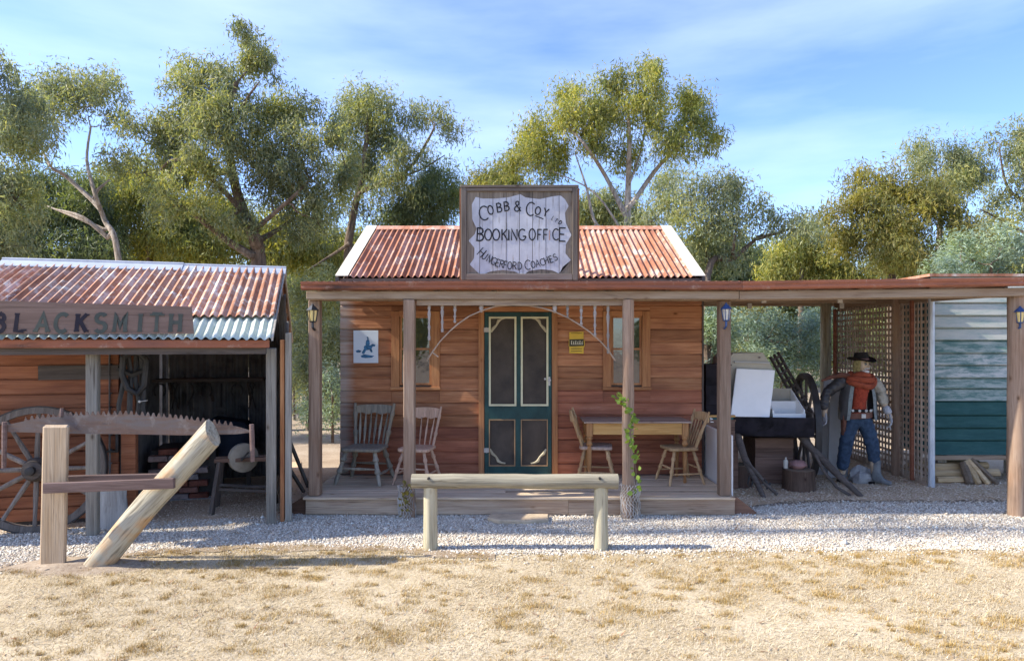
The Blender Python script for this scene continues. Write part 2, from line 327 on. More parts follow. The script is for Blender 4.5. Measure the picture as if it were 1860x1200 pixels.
M['table_leg'] = wood('varnished leg', (.26, .12, .045), (.38, .19, .075), (.46, .25, .11), 'Z', knots=False, var=.08)
M['spindle'] = wood('weathered spindle', (.16, .14, .12), (.32, .28, .25), (.44, .4, .37), 'Z', knots=False, var=.2)
M['arch'] = wood('bare arch strip', (.25, .18, .12), (.4, .3, .22), (.5, .4, .31), 'X', knots=False)
M['print_paper'] = plain('printed sheet', (.66, .74, .82), .45, .4, .04, 3, 0)
M['print_blue'] = plain('blue print ink', (.04, .16, .32), .5, .3, .45, 22, 0)
M['yellow'] = plain('yellow enamel', (.66, .42, .03), .4, .4, .12)
M['dark_print'] = plain('dark print', (.05, .045, .02), .5, .3, .1)
M['pale_print'] = plain('pale print', (.7, .66, .5), .5, .3, .1)
M['lamp_black'] = plain('lantern black', (.02, .024, .03), .4, .5, .3)
M['lamp_blue'] = plain('lantern blue', (.03, .07, .2), .4, .5, .3)
M['lamp_glass'] = plain('amber lantern glass', (.72, .55, .22), .2, .5, .1, 8, 0)
M['lamp_glass_grey'] = plain('pale lantern glass', (.6, .57, .48), .2, .5, .1, 8, 0)
M['wire'] = plain('wire netting', (.45, .42, .38), .6, .4, .2)
M['lath'] = wood('lattice lath', (.27, .2, .14), (.43, .33, .25), (.53, .44, .35), 'Z', knots=False)
M['lath_h'] = wood('lattice lath across', (.27, .2, .14), (.43, .33, .25), (.53, .44, .35), 'Y', knots=False)
def greenboard(name, cols, poss):
    m, t, b = mat(name, .75, .25); v = coords(t, (1, 3.5, 5)); n = noise(t, v, 2.6, 9, .78, .2); r = ramp(t, cols, poss); t.links.new(n.outputs['Fac'], r.inputs[0])
    t.links.new(r.outputs[0], b.inputs['Base Color']); bump(t, b, n.outputs['Fac'], .25, .005); return m
M['hut_green'] = greenboard('green board', [(.014, .055, .052), (.022, .08, .076), (.05, .12, .11)], [.3, .5, .78])
M['hut_mid'] = greenboard('flaking green board', [(.06, .14, .13), (.2, .27, .25), (.44, .45, .42), (.55, .53, .49)], [.34, .46, .55, .8])
M['hut_pale'] = greenboard('bleached board', [(0.151, 0.232, 0.212), (0.302, 0.353, 0.315), (0.403, 0.413, 0.365), (0.470, 0.464, 0.408)], [.28, .42, .54, .8])
M['white_panel'] = plain('white panel', (.83, .82, .8), .5, .3, .04, 3, .03)
M['beige_panel'] = plain('beige panel', (.42, .38, .3), .6, .3, .1, 3, .03)
M['grey_panel'] = plain('pale grey sheet', (.42, .4, .37), .7, .2, .08, 3, .05)
M['teal'] = plain('teal paint', (.03, .1, .1), .6, .3, .2)
M['black_cloth'] = plain('black cloth', (.018, .015, .018), .85, .2, .4, 5, .2)
M['crate'] = wood('brown crate', (.09, .05, .035), (.17, .1, .07), (.24, .15, .11), 'X')
M['stump'] = wood('stump bark', (.07, .04, .028), (.13, .08, .055), (.2, .13, .09), 'Z')
M['pink_cloth'] = plain('pinkish cloth', (.36, .2, .18), .85, .2, .3, 9, .3)
M['firewood'] = wood('split firewood', (.3, .19, .09), (.5, .35, .19), (.62, .47, .29), 'X', var=.3)
M['firewood_dark'] = wood('grey firewood', (.11, .08, .055), (.22, .16, .11), (.32, .24, .17), 'X', var=.3)
def brick():
    m, t, b = mat('old brick', .85, .2); v = coords(t, (1, 1, 1)); n = noise(t, v, 14, 6, .7); oi = N(t, 'ShaderNodeObjectInfo')
    r = ramp(t, [(.2, .07, .045), (.3, .12, .085), (.36, .2, .16), (.4, .36, .34), (.24, .085, .06)], [0, .3, .55, .8, 1]); t.links.new(oi.outputs['Random'], r.inputs[0])
    r2 = ramp(t, [(.6, .6, .6), (1.2, 1.2, 1.2)], [.35, .65]); t.links.new(n.outputs['Fac'], r2.inputs[0]); t.links.new(mixc(t, 1.0, r.outputs[0], r2.outputs[0], 'MULTIPLY'), b.inputs['Base Color']); bump(t, b, n.outputs['Fac'], .4, .01); return m
M['brick'] = brick()
M['stone_disc'] = plain('grindstone', (0.375, 0.330, 0.262), .9, .1, .12, 12, .2)
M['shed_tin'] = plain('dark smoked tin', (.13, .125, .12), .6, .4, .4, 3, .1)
M['navy'] = plain('dark blue cloth', (.018, .026, .045), .8, .2, .3)
M['white_stump'] = wood('limed stump', (.34, .32, .3), (.5, .48, .45), (.62, .6, .57), 'Z')
M['wedge'] = wood('red brown ramp board', (.1, .05, .032), (.18, .095, .06), (.25, .14, .09), 'X')
M['sandstone'] = plain('sandstone step', (.5, .4, .28), .9, .1, .15, 9, .4)
M['rock'] = plain('grey rock', (.36, .35, .34), .9, .15, .25, 8, .5)
def bark(name, d, c, l, sc=3):
    m, t, b = mat(name, .9, .15); v = coords(t, (5, 5, 1)); n = noise(t, v, sc, 6, .65, .4); r = ramp(t, [d, c, l], [.34, .52, .7]); t.links.new(n.outputs['Fac'], r.inputs[0])
    t.links.new(r.outputs[0], b.inputs['Base Color']); bump(t, b, n.outputs['Fac'], .5, .03); return m
M['bark_pale'] = bark('pale gum bark', (.2, .155, .12), (.38, .32, .26), (.52, .46, .39))
M['bark_dark'] = bark('dark gum bark', (0.075, 0.054, 0.039), (0.150, 0.112, 0.083), (0.240, 0.195, 0.150))
M['leaf_olive'] = leafmat('olive gum leaves', [(0.115, 0.154, 0.087), (0.184, 0.224, 0.129), (0.260, 0.278, 0.148), (0.336, 0.325, 0.148), (0.244, 0.278, 0.216)])
M['leaf_yellow'] = leafmat('yellow green leaves', [(0.146, 0.187, 0.069), (0.241, 0.275, 0.087), (0.335, 0.342, 0.105), (0.437, 0.387, 0.105), (0.233, 0.267, 0.140)])
M['leaf_grey'] = leafmat('grey green leaves', [(0.157, 0.201, 0.152), (0.228, 0.270, 0.193), (0.283, 0.309, 0.208), (0.330, 0.325, 0.185), (0.205, 0.232, 0.137)])
M['leaf_dark'] = leafmat('dark green leaves', [(0.081, 0.122, 0.073), (0.124, 0.165, 0.095), (0.168, 0.200, 0.110), (0.189, 0.215, 0.095)])
M['leaf_silver'] = leafmat('silver wattle leaves', [(0.162, 0.234, 0.204), (0.243, 0.325, 0.276), (0.297, 0.390, 0.336), (0.216, 0.260, 0.144)], .3)
M['leaf_gold'] = leafmat('golden green leaves', [(.15, .165, .055), (.21, .215, .065), (.27, .245, .07), (.3, .245, .085), (.17, .19, .075)])
M['leaf_vine'] = leafmat('vine leaves', [(.08, .16, .03), (.14, .24, .04), (.22, .32, .06), (.26, .26, .08)], .4)
M['leaf_rust'] = leafmat('reddish vine leaves', [(.2, .07, .03), (.3, .14, .05), (.2, .2, .05), (.13, .09, .06)], .3)
def groundmat(name, cols, poss, sc, b2, bst=.4):
    m, t, b = mat(name, .95, .1); v = coords(t, (1, 1, 1), rnd=False); n = noise(t, v, sc, 8, .7); n2 = noise(t, v, b2, 6, .75)
    mm = N(t, 'ShaderNodeMath', operation='MULTIPLY_ADD'); mm.inputs[1].default_value = .5; t.links.new(n2.outputs['Fac'], mm.inputs[0])
    hf = N(t, 'ShaderNodeMath', operation='MULTIPLY'); hf.inputs[1].default_value = .5; t.links.new(n.outputs['Fac'], hf.inputs[0]); t.links.new(hf.outputs[0], mm.inputs[2])
    r = ramp(t, cols, poss); t.links.new(mm.outputs[0], r.inputs[0]); t.links.new(r.outputs[0], b.inputs['Base Color']); bump(t, b, n2.outputs['Fac'], bst, .02); return m
M['ground'] = groundmat('bare earth', [(.2, .145, .1), (.36, .29, .215), (.47, .4, .31)], [.36, .5, .64], 1.3, 30)
M['lawn'] = groundmat('dry lawn soil', [(0.310, 0.233, 0.135), (0.504, 0.417, 0.275), (0.601, 0.524, 0.389)], [.37, .49, .61], 1.6, 45)
M['gravel'] = groundmat('crushed pale gravel', [(0.307, 0.259, 0.206), (0.544, 0.494, 0.413), (0.748, 0.695, 0.597)], [.38, .5, .6], 3.0, 75, .8)
M['floor_dirt'] = groundmat('shed floor dirt', [(.4, .27, .16), (.6, .45, .3), (.7, .57, .42)], [.36, .5, .64], 1.5, 32)
def islandmat(name, cols, rough=.85, trans=0):
    m, t, b = mat(name, rough, .15); g = N(t, 'ShaderNodeNewGeometry'); r = ramp(t, cols, [i/(len(cols)-1) for i in range(len(cols))]); t.links.new(g.outputs['Random Per Island'], r.inputs[0]); t.links.new(r.outputs[0], b.inputs['Base Color']); return m
M['stone'] = islandmat('gravel stone', [(0.444, 0.375, 0.292), (0.665, 0.592, 0.491), (0.800, 0.749, 0.643), (0.542, 0.447, 0.339), (0.800, 0.800, 0.714), (0.345, 0.278, 0.199), (0.739, 0.665, 0.562)])
M['straw'] = islandmat('straw', [(0.333, 0.242, 0.119), (0.529, 0.427, 0.259), (0.637, 0.543, 0.389), (0.568, 0.466, 0.281), (0.686, 0.611, 0.475), (0.451, 0.349, 0.194)])
M['straw_gold'] = islandmat('golden grass tuft', [(.34, .18, .045), (.44, .27, .08), (.5, .36, .13), (.24, .16, .05), (.54, .39, .17), (.3, .24, .09)])
M['chips'] = islandmat('wood chips', [(.4, .28, .17), (.58, .45, .31), (.68, .56, .42), (.74, .64, .5), (.48, .35, .22)])
M['litter'] = islandmat('dead leaf', [(.2, .12, .07), (.3, .2, .12), (.4, .3, .2), (.26, .14, .08), (.46, .38, .28)])
M['hut_faded'] = greenboard('faded green board', [(.045, .12, .105), (.11, .19, .17), (.28, .33, .3), (.44, .44, .41)], [.3, .45, .56, .8])
M['dirt_edge'] = groundmat('brown trodden earth', [(.17, .12, .08), (.31, .24, .165), (.45, .37, .28)], [.36, .5, .64], 2.5, 40)
def lerp(a, b, t): return a+(b-a)*t
# ================= setting: ground, lawn, gravel
def ground_sheet(name, poly, z, m, kind='structure'):
    bm = bmesh.new(); f = bm.faces.new([bm.verts.new((x, y, z)) for x, y in poly]); bmesh.ops.triangulate(bm, faces=[f])
    me = bpy.data.meshes.new(name); bm.to_mesh(me); bm.free(); me.materials.append(m); o = link(name, me); o['kind'] = kind
    if me.polygons[0].normal.z < 0: me.flip_normals()
    return o
ground_sheet('ground', [(-300, -150), (300, -150), (300, 400), (-300, 400)], 0, M['ground'])
def wig(pts, amp, rnd, sub=6):
    out = []
    for (a, b) in zip(pts[:-1], pts[1:]):
        for i in range(sub):
            t = i/sub; out.append((a[0]+(b[0]-a[0])*t+rnd.uniform(-amp, amp), a[1]+(b[1]-a[1])*t+rnd.uniform(-amp, amp)))
    out.append(pts[-1]); return out
low_px = [(-900, 5.5), (-300, 5.6), (0, 5.85), (150, 6.05), (300, 6.35), (450, 6.48), (700, 6.42), (860, 6.22), (1100, 6.2), (1300, 6.27), (1600, 6.32), (1900, 6.32), (2700, 6.3)]
up_px = [(-900, 6.5), (-200, 6.75), (0, 6.95), (180, 7.05), (330, 7.3), (500, 7.45), (553, 7.75), (760, 7.7), (1336, 7.78), (1400, 8.0), (1500, 8.15), (1860, 8.15), (2700, 8.2)]
lowc = [(U(p, y), y) for p, y in low_px]; upc = [(U(p, y), y) for p, y in up_px]
gr = random.Random(3)
LOW = wig(lowc, .05, gr); UP = wig(upc, .04, gr)
ground_sheet('gravel_path', LOW+UP[::-1], .008, M['gravel'])
ground_sheet('lawn', [(-14, -14), (14, -14), (14, 6.3)]+wig([(x, y-.02) for x, y in lowc], .06, gr)[::-1]+[(-14, 5.5)], .004, M['lawn'])
de = [(U(p_, y_), y_) for p_, y_ in ((-200, 5.72), (0, 5.9), (150, 6.1), (300, 6.4), (450, 6.53), (700, 6.47), (900, 6.26))]
ground_sheet('dirt_strip', wig(de, .03, gr)+wig([(x_, y_-.24) for x_, y_ in de], .07, gr)[::-1], .012, M['dirt_edge'])
ground_sheet('shed_floor', [(-7.5, 6.2), (-4.4, 6.95), (-2.6, 7.42), (-2.35, 7.6), (-3.4, 11), (-8.5, 10)], .012, M['floor_dirt'])
ground_sheet('carport_floor', wig([(2.5, 7.6), (2.7, 7.95), (3.4, 8.3), (5.5, 8.3), (7.5, 8.2), (9, 8.2)], .05, gr)+[(9, 12.5), (2.5, 12.5)], .012, M['floor_dirt'])
lx = np.array([p[0] for p in lowc]); ly = np.array([p[1] for p in lowc]); ux = np.array([p[0] for p in upc]); uy = np.array([p[1] for p in upc])
rs = np.random.RandomState(5)
def scatter_stones(name, m, n, xr, yfun, smin, smax, flat=.6, z0=.008, kind='stuff'):
    x = rs.uniform(xr[0], xr[1], n); lo, hi = yfun(x); y = lo+(hi-lo)*rs.rand(n)
    s = rs.uniform(smin, smax, n)*(1+.6*(rs.rand(n) > .93))
    base = np.array([(1, 0, 0), (0, 1, 0), (-1, 0, 0), (0, -1, 0), (0, 0, 1), (0, 0, -.6)], float)
    v = base[None]+rs.uniform(-.3, .3, (n, 6, 3)); v *= s[:, None, None]*np.stack([np.ones(n), rs.uniform(.6, 1, n), rs.uniform(.45, .9, n)*flat/.6], 1)[:, None, :]
    a = rs.rand(n)*6.283; c, d = np.cos(a), np.sin(a)
    X = v[..., 0]*c[:, None]-v[..., 1]*d[:, None]; Y = v[..., 0]*d[:, None]+v[..., 1]*c[:, None]
    v = np.stack([X+x[:, None], Y+y[:, None], v[..., 2]+z0+s[:, None]*.25], -1)
    f = np.array([(0, 1, 4), (1, 2, 4), (2, 3, 4), (3, 0, 4), (1, 0, 5), (2, 1, 5), (3, 2, 5), (0, 3, 5)])
    F_ = (f[None]+(np.arange(n)*6)[:, None, None]).reshape(-1, 3)
    o = link(name, npmesh(name, v.reshape(-1, 3), F_, m)); o['kind'] = kind; return o
scatter_stones('gravel', M['stone'], 78000, (-6.2, 7.2), lambda x: (np.interp(x, lx, ly)-.10*rs.rand(len(x))**2, np.minimum(np.interp(x, ux, uy), 8.3)+.08*rs.rand(len(x))), .0055, .0135)
scatter_stones('large_gravel', M['stone'], 900, (-6, 7), lambda x: (np.interp(x, lx, ly)-.12*rs.rand(len(x)), np.minimum(np.interp(x, ux, uy), 8.3)), .012, .024)
scatter_stones('loose_stones', M['stone'], 5200, (-5, 6), lambda x: (np.interp(x, lx, ly)-.5*rs.rand(len(x))**2.2, np.interp(x, lx, ly)), .004, .011)
scatter_stones('wood_chips', M['chips'], 16000, (2.6, 7.2), lambda x: (np.where(x < 2.9, 8.0, 8.15)+0*x, 11.5+0*x), .005, .017, .35, .014)
scatter_stones('floor_debris', M['chips'], 4500, (-5.2, -2.5), lambda x: (7.25+.26*(x+2.54), 9.0+0*x), .005, .014, .35, .014)
# dry grass: lying straw blades plus upright golden tufts
def blades(name, m, x, y, az, tilt, ln, wd, z0, bend=.0):
    n = len(x); d = np.stack([np.cos(az)*np.cos(tilt), np.sin(az)*np.cos(tilt), np.sin(tilt)], 1); s = np.stack([-np.sin(az), np.cos(az), np.zeros(n)], 1)*wd[:, None]
    p = np.stack([x, y, np.full(n, z0)], 1)
    v = np.stack([p-s, p+s, p+d*ln[:, None]+np.array([0, 0, -1])*bend*ln[:, None]], 1)
    o = link(name, npmesh(name, v.reshape(-1, 3), np.arange(n*3).reshape(-1, 3), m)); o['kind'] = 'stuff'; return o
def lawn_points(n, ymin, ymax):
    y = ymin+(ymax-ymin)*rs.rand(n)**.9; x = rs.uniform(-1, 1, n)*(y*.78+.9)
    top = np.interp(x, lx, ly)+.02; k = y < top-.25*rs.rand(n)**3; return x[k], y[k]
x, y = lawn_points(330000, 3.3, 6.6); n = len(x)
# patchiness
pn = np.sin(x*2.1+1.3*np.sin(y*2.7))+np.sin(y*3.3+x*.9)+.6*np.sin(x*7.1+y*5.3)
k = rs.rand(n) < np.clip(.72+.16*pn, .3, 1); x, y = x[k], y[k]; n = len(x)
blades('dry_grass', M['straw'], x, y, rs.rand(n)*6.283, R(1)*np.abs(rs.normal(12, 14, n)), rs.uniform(.02, .06, n), rs.uniform(.0009, .0022, n), .006)
cx, cy = lawn_points(2100, 3.5, 6.5); nt_ = len(cx); cl_ = np.sin(cx*1.7+2*np.sin(cy*1.9))+np.sin(cy*4.1-cx*1.1)+.5*np.sin(cx*5.3); kk = rs.rand(nt_) < np.clip(.42+.18*cl_+.35*np.exp(-(np.interp(cx, lx, ly)-cy)*2.2), .12, 1); cx, cy = cx[kk], cy[kk]; nt_ = len(cx)
w = rs.uniform(.018, .085, nt_)*(1+.8*(rs.rand(nt_) > .85))
cnt = (50+1300*w).astype(int); ti = np.repeat(np.arange(nt_), cnt); n = len(ti)
tx = cx[ti]+rs.normal(0, 1, n)*w[ti]*.7; ty = cy[ti]+rs.normal(0, 1, n)*w[ti]*.5
blades('grass_tufts', M['straw_gold'], tx, ty, rs.rand(n)*6.283, R(1)*np.clip(rs.normal(52, 22, n), 5, 88), rs.uniform(.014, .042, n), rs.uniform(.0009, .002, n), .005)
x, y = lawn_points(900, 3.5, 6.6); n = len(x)
blades('dead_leaves', M['litter'], x, y, rs.rand(n)*6.283, R(1)*np.abs(rs.normal(6, 10, n)), rs.uniform(.03, .07, n), rs.uniform(.004, .009, n), .012)
x = rs.uniform(-5.5, 6, 420); y = np.interp(x, lx, ly)+(np.interp(x, ux, uy)-np.interp(x, lx, ly))*rs.rand(420); n = 420
blades('gum_leaf_litter', M['litter'], x, y, rs.rand(n)*6.283, R(1)*np.abs(rs.normal(6, 10, n)), rs.uniform(.03, .08, n), rs.uniform(.004, .009, n), .024)
# ================= booking office
YW, YD = 8.81, 7.54
XL, XR = -2.224, 2.451
DK = .216
office = thing('booking_office', 'stained weatherboard booking office with rusty gable roof, green screen door and front veranda', 'building', (.1, YW, 0))
def corr(x0, x1, a, b, pitch=.082, amp=.018, nseg=5, spw=6, sag=0, lap=0):
    # corrugated sheet from a=(y,z) to b=(y,z)
    n = max(2, int(round((x1-x0)/pitch*spw))); vs = []; dy, dz = b[0]-a[0], b[1]-a[1]; l = math.hypot(dy, dz); ny, nz_ = -dz/l, dy/l
    if nz_ < 0: ny, nz_ = -ny, -nz_
    for j in range(nseg+1):
        t = j/nseg; sg = sag*math.sin(math.pi*t)
        for i in range(n+1):
            x = x0+(x1-x0)*i/n; h = amp*math.cos(2*math.pi*x/pitch)+lap+sg
            vs.append((x, a[0]+dy*t+ny*h, a[1]+dz*t+nz_*h))
    fs = [(j*(n+1)+i, j*(n+1)+i+1, (j+1)*(n+1)+i+1, (j+1)*(n+1)+i) for j in range(nseg) for i in range(n)]
    return MB().add(vs, fs)
def sheets(parent, x0, x1, a, b, n, m, local=False, **kw):
    w = (x1-x0)/n
    for i in range(n):
        lp = .002*(i % 2); j = RND.uniform(-.012, .012)
        dy, dz = a[0]-b[0], a[1]-b[1]; l = math.hypot(dy, dz)
        corr(x0+i*w-(.03 if i else 0), x0+(i+1)*w+(.03 if i < n-1 else 0), (a[0]+dy/l*j, a[1]+dz/l*j), b, lap=lp, **kw).build('roof_sheet', m, parent, smooth=True, local=local)
EV, RG = (8.64, 2.752), (10.5, 3.695)
sheets(office, -2.1, 2.31, EV, RG, 6, M['roof_rust'])
sheets(office, -2.06, 2.27, (12.36, 2.752), (10.5, 3.690), 6, M['roof_rust'])
# ridge cap and white barge flashings
MB().prism([(10.36, 3.645), (10.5, 3.72), (10.64, 3.645), (10.64, 3.635), (10.5, 3.708), (10.36, 3.635)], 0, -2.2, 2.45).build('ridge_cap', M['roof_rust'], office)
for xa, xb in ((-2.235, -2.075), (2.285, 2.445)):
    for (e, r) in ((EV, RG), ((12.36, 2.752), (10.5, 3.695))):
        g = 1 if e[0] < 10 else -1
        MB().prism([(e[0]-.01*g, e[1]+.022), (r[0], r[1]+.03), (r[0], r[1]+.018), (e[0]-.01*g, e[1]+.01)], 0, xa, xb).build('barge_flashing', M['white_paint'], office)
    xo = xa+.002 if xa < 0 else xb-.022
    MB().prism([(8.66, 2.75), (10.5, 3.70), (12.34, 2.75), (12.34, 2.62), (10.5, 3.56), (8.66, 2.62)], 0, xo, xo+.02).build('bargeboard', M['dark_wood'], office)
MB().box(-2.2, 2.42, 8.675, 8.70, 2.655, 2.735).build('eave_fascia', M['sign_frame_h'], office)
for xx in (-2.235, 2.40): MB().box(xx, xx+.045, 8.63, 8.70, 2.66, 2.748).build('eave_end', M['black'], office)
# weatherboards (front): rows split round the openings
WINS = [(U(726, YW), U(784, YW)), (U(1110, YW), U(1166, YW))]
WZ = (V(699, YW), V(574, YW)); TR = .105
DO = (U(880, YW), U(1002, YW)); DZ = V(567, YW)
bp = .156; ztop = 2.66; row = 0; z = DK+.005
brd = random.Random(21)
def seg(x0, x1, z0, z1):
    if x1-x0 < .02: return
    hi = z0+brd.uniform(-.22, .22) > (1.3 if x0 > .5 else .85)
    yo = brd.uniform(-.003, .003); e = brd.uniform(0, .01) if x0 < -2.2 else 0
    prof = [(YW+.03, z0), (YW-.002+yo, z0+.001), (YW-.004+yo, z0+.012), (YW+.002+yo, z1-.022), (YW+.016, z1-.014), (YW+.017, z1), (YW+.03, z1)]
    kk_, n_ = 3, len(prof); vs = []
    for i in range(kk_+1):
        x = lerp(x0+.001+e, x1-.001, i/kk_); jz, jy = brd.uniform(-.0035, .002), brd.uniform(-.003, .002)
        vs += [(x, y+(jy if k in (1, 2, 3) else 0), z_+(jz if k in (1, 2) else 0)) for k, (y, z_) in enumerate(prof)]
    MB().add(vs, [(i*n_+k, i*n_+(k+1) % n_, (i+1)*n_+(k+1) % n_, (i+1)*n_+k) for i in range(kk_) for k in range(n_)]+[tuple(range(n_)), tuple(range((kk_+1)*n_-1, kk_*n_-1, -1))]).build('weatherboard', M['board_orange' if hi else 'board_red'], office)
while z < ztop-.02:
    z1 = min(z+bp+brd.uniform(-.006, .006), ztop); cuts = []
    for (a, b) in WINS:
        if z1 > WZ[0]-TR+.03 and z < WZ[1]+TR*.6: cuts.append((a-TR, b+TR))
    if z < DZ+.03: cuts.append((DO[0]-.075, DO[1]+.075))
    cuts.sort(); xs = XL
    for a, b in cuts: seg(xs, a, z, z1); xs = b
    if cuts and RND.random() < .0: pass
    # some long runs have a butt joint
    for (a, b) in WINS:      # short pieces above and below a window
        lo_, hi_ = WZ[0]-.062, WZ[1]+.067
        if z1 > WZ[0]-TR+.03 and z < WZ[1]+TR*.6:
            if z < lo_-.012: seg(a-TR, b+TR, z, min(z1, lo_))
            if z1 > hi_+.012: seg(a-TR, b+TR, max(z, hi_), z1)
    if not cuts or XR-xs > 2.5:
        q = RND.uniform(xs+1.4, XR-1.2); seg(xs, q, z, z1); seg(q, XR, z, z1)
    else: seg(xs, XR, z, z1)
    z = z1
    row += 1
# other walls, inner dark lining
MB().box(XL+.03, XR-.03, YW+.031, YW+.06, DK, ztop).build('wall_lining', M['dark_wood'], office)
for xo in (XL+.004, XR-.034):
    MB().prism([(YW+.035, .05), (12.2, .05), (12.2, 2.7), (10.5, 3.55), (YW+.035, 2.7)], 0, xo, xo+.03).build('side_wall', M['board_red'], office)
MB().box(XL+.04, XR-.04, 12.17, 12.2, .05, 2.7).build('back_wall', M['board_red'], office)
MB().box(XR+.001, XR+.022, YW-.012, YW+.03, DK, 2.66).build('corner_strip', M['dark_wood_z'], office)
MB().box(XL, XR, YW-.014, YW+.02, DK+.002, DK+.012).build('base_trim', M['dark_wood'], office)
# windows
def window(a, b, label=None):
    w = MB().box(a-TR, a-.002, YW-.028, YW+.03, WZ[0]-.02, WZ[1]+.06, .002).build('window', M['trim'], office)   # left casing carries the rest
    if label: w['label'] = label
    MB().box(b+.002, b+TR, YW-.028, YW+.03, WZ[0]-.02, WZ[1]+.06, .002).build('casing', M['trim'], w)
    MB().box(a, b, YW-.025, YW+.03, WZ[1]-.002, WZ[1]+.065).build('casing_head', M['trim_h'], w)
    MB().box(a-TR-.01, b+TR+.01, YW-.045, YW+.03, WZ[0]-.06, WZ[0]-.022).build('sill', M['trim_h'], w, bevel=.004)
    zm = (WZ[0]+WZ[1])/2+.02; sw = .03
    for k, (z0, z1, y) in enumerate(((WZ[0], zm+.012, YW+.008), (zm-.012, WZ[1], YW+.018))):
        MB().box(a+.002, a+sw, y-.012, y+.008, z0, z1).box(b-sw, b-.002, y-.012, y+.008, z0, z1).box(a+sw, b-sw, y-.011, y+.007, z0, z0+.026).box(a+sw, b-sw, y-.011, y+.007, z1-.024, z1).build('sash', M['trim'], w)
        MB().box(a+sw, b-sw, y-.002, y+.002, z0+.026, z1-.024).build('pane', M['glass'], w)
    return w
for a, b in WINS: window(a, b)
# door frame and screen door
df = MB().box(DO[0]-.075, DO[0]-.003, YW-.03, YW+.03, DK, DZ+.07).build('door_frame', M['trim'], office)
MB().box(DO[1]+.003, DO[1]+.075, YW-.03, YW+.03, DK, DZ+.07).build('jamb', M['trim'], df)
MB().box(DO[0]-.001, DO[1]+.001, YW-.028, YW+.03, DZ+.006, DZ+.07).build('head', M['trim_h'], df)
def zpy(py): return V(py, YW-.03)
def xpx(px): return U(px, YW-.03)
door = MB().box(DO[0]+.004, xpx(888)-.001, YW-.036, YW-.002, DK+.012, DZ).build('screen_door', M['door_green'], office)
dl, dr = xpx(888), xpx(994)
MB().box(dr+.001, DO[1]-.004, YW-.036, YW-.002, DK+.012, DZ).build('stile', M['door_green'], door)
MB().box(xpx(937.5), xpx(946.5), YW-.034, YW-.002, zpy(738), zpy(576)).build('mullion', M['door_green'], door)
MB().box(xpx(936), xpx(947), YW-.034, YW-.002, zpy(846), zpy(762)).build('mullion', M['door_green'], door)
for z0, z1 in ((zpy(576), DZ-.001), (zpy(762), zpy(738)), (DK+.013, zpy(846))):
    MB().box(dl, dr, YW-.035, YW-.002, z0+.0005, z1-.0005).build('rail', M['door_green'], door)
def beadframe(x0, x1, z0, z1, w, m, y):
    MB().box(x0, x0+w, y-.012, y, z0, z1).box(x1-w, x1, y-.012, y, z0, z1).box(x0+w, x1-w, y-.0115, y, z0, z0+w).box(x0+w, x1-w, y-.0115, y, z1-w, z1).build('bead', m, door)
for x0, x1 in ((xpx(888), xpx(938)), (xpx(946), xpx(996))):
    beadframe(x0, x1, zpy(737), zpy(575), .025, M['cream'], YW-.034)
    MB().box(x0+.025, x1-.025, YW-.02, YW-.016, zpy(737)+.02, zpy(575)-.02).build('screen_panel', M['screen'], door)
for x0, x1 in ((xpx(888), xpx(936)), (xpx(946), xpx(995))):
    beadframe(x0, x1, zpy(846), zpy(761), .014, M['bead_brown'], YW-.034)
    MB().box(x0+.014, x1-.014, YW-.02, YW-.016, zpy(846)+.01, zpy(761)-.01).build('screen_panel', M['screen'], door)
def brk(pts, w=.021): 
    MB().tube([(xpx(a), YW-.028, zpy(b)) for a, b in pts], [w*.55]+[w*(1, .62)[i % 2] for i in range(len(pts)-2)]+[w*.5], 7).build('corner_bracket', M['bracket'], door, smooth=True)
brk([(892, 603), (896, 596), (902, 590), (905, 583), (911, 579), (919, 577)]); brk([(992, 603), (988, 596), (982, 590), (979, 583), (973, 579), (965, 577)])
brk([(890, 815), (894, 823), (901, 829), (905, 837), (911, 840), (918, 841)]); brk([(992, 815), (988, 823), (981, 829), (977, 837), (971, 840), (964, 841)])
for py in (599, 817): MB().box(xpx(879), xpx(888), YW-.052, YW-.036, zpy(py+4), zpy(py-4)).tube([(xpx(884), YW-.055, zpy(py+4.5)), (xpx(884), YW-.055, zpy(py-4.5))], .008, 6).build('hinge', M['hinge'], door, bevel=.002)
MB().lathe([(0, .012), (.3, .01), (.5, .02), (.85, .022), (1, .008)], (xpx(997.5), YW-.036, zpy(690)), (xpx(997.5), YW-.09, zpy(690)), 10).box(xpx(997.5)-.014, xpx(997.5)+.014, YW-.04, YW-.0362, zpy(700), zpy(684)).build('handle', M['hinge'], door, smooth=True)
MB().sphere((xpx(990), YW-.045, zpy(688)), .016, 8, 6).build('latch', M['hinge'], door, smooth=True)
# veranda: deck boards, fascia, stumps
nb = 10; dy0, dy1 = YD-.03, YW-.015; bw = (dy1-dy0)/nb
for i in range(nb):
    a = -2.293+RND.uniform(-.012, .012); b = 2.469+RND.uniform(-.012, .012); zz = DK-.026+RND.uniform(-.002, .002)
    y0 = dy0+i*bw
    if i in (2, 5, 7):
        q = RND.uniform(-.8, 1.2); MB().box(a, q-.002, y0+.003, y0+bw-.003, zz, zz+.026).build('deck_board', M['deck'], office, bevel=.003); MB().box(q+.002, b, y0+.003, y0+bw-.003, zz, zz+.026).build('deck_board', M['deck'], office, bevel=.003)
    else: MB().box(a, b, y0+.003, y0+bw-.003, zz, zz+.026).build('deck_board', M['deck'], office, bevel=.003)
MB().box(-2.28, .62, YD, YD+.035, .022, DK-.032, .002).build('deck_fascia', M['fascia_deck'], office, bevel=.003)
MB().box(.624, 2.46, YD, YD+.035, .018, DK-.032, .002).build('deck_fascia', M['fascia_deck'], office, bevel=.003)
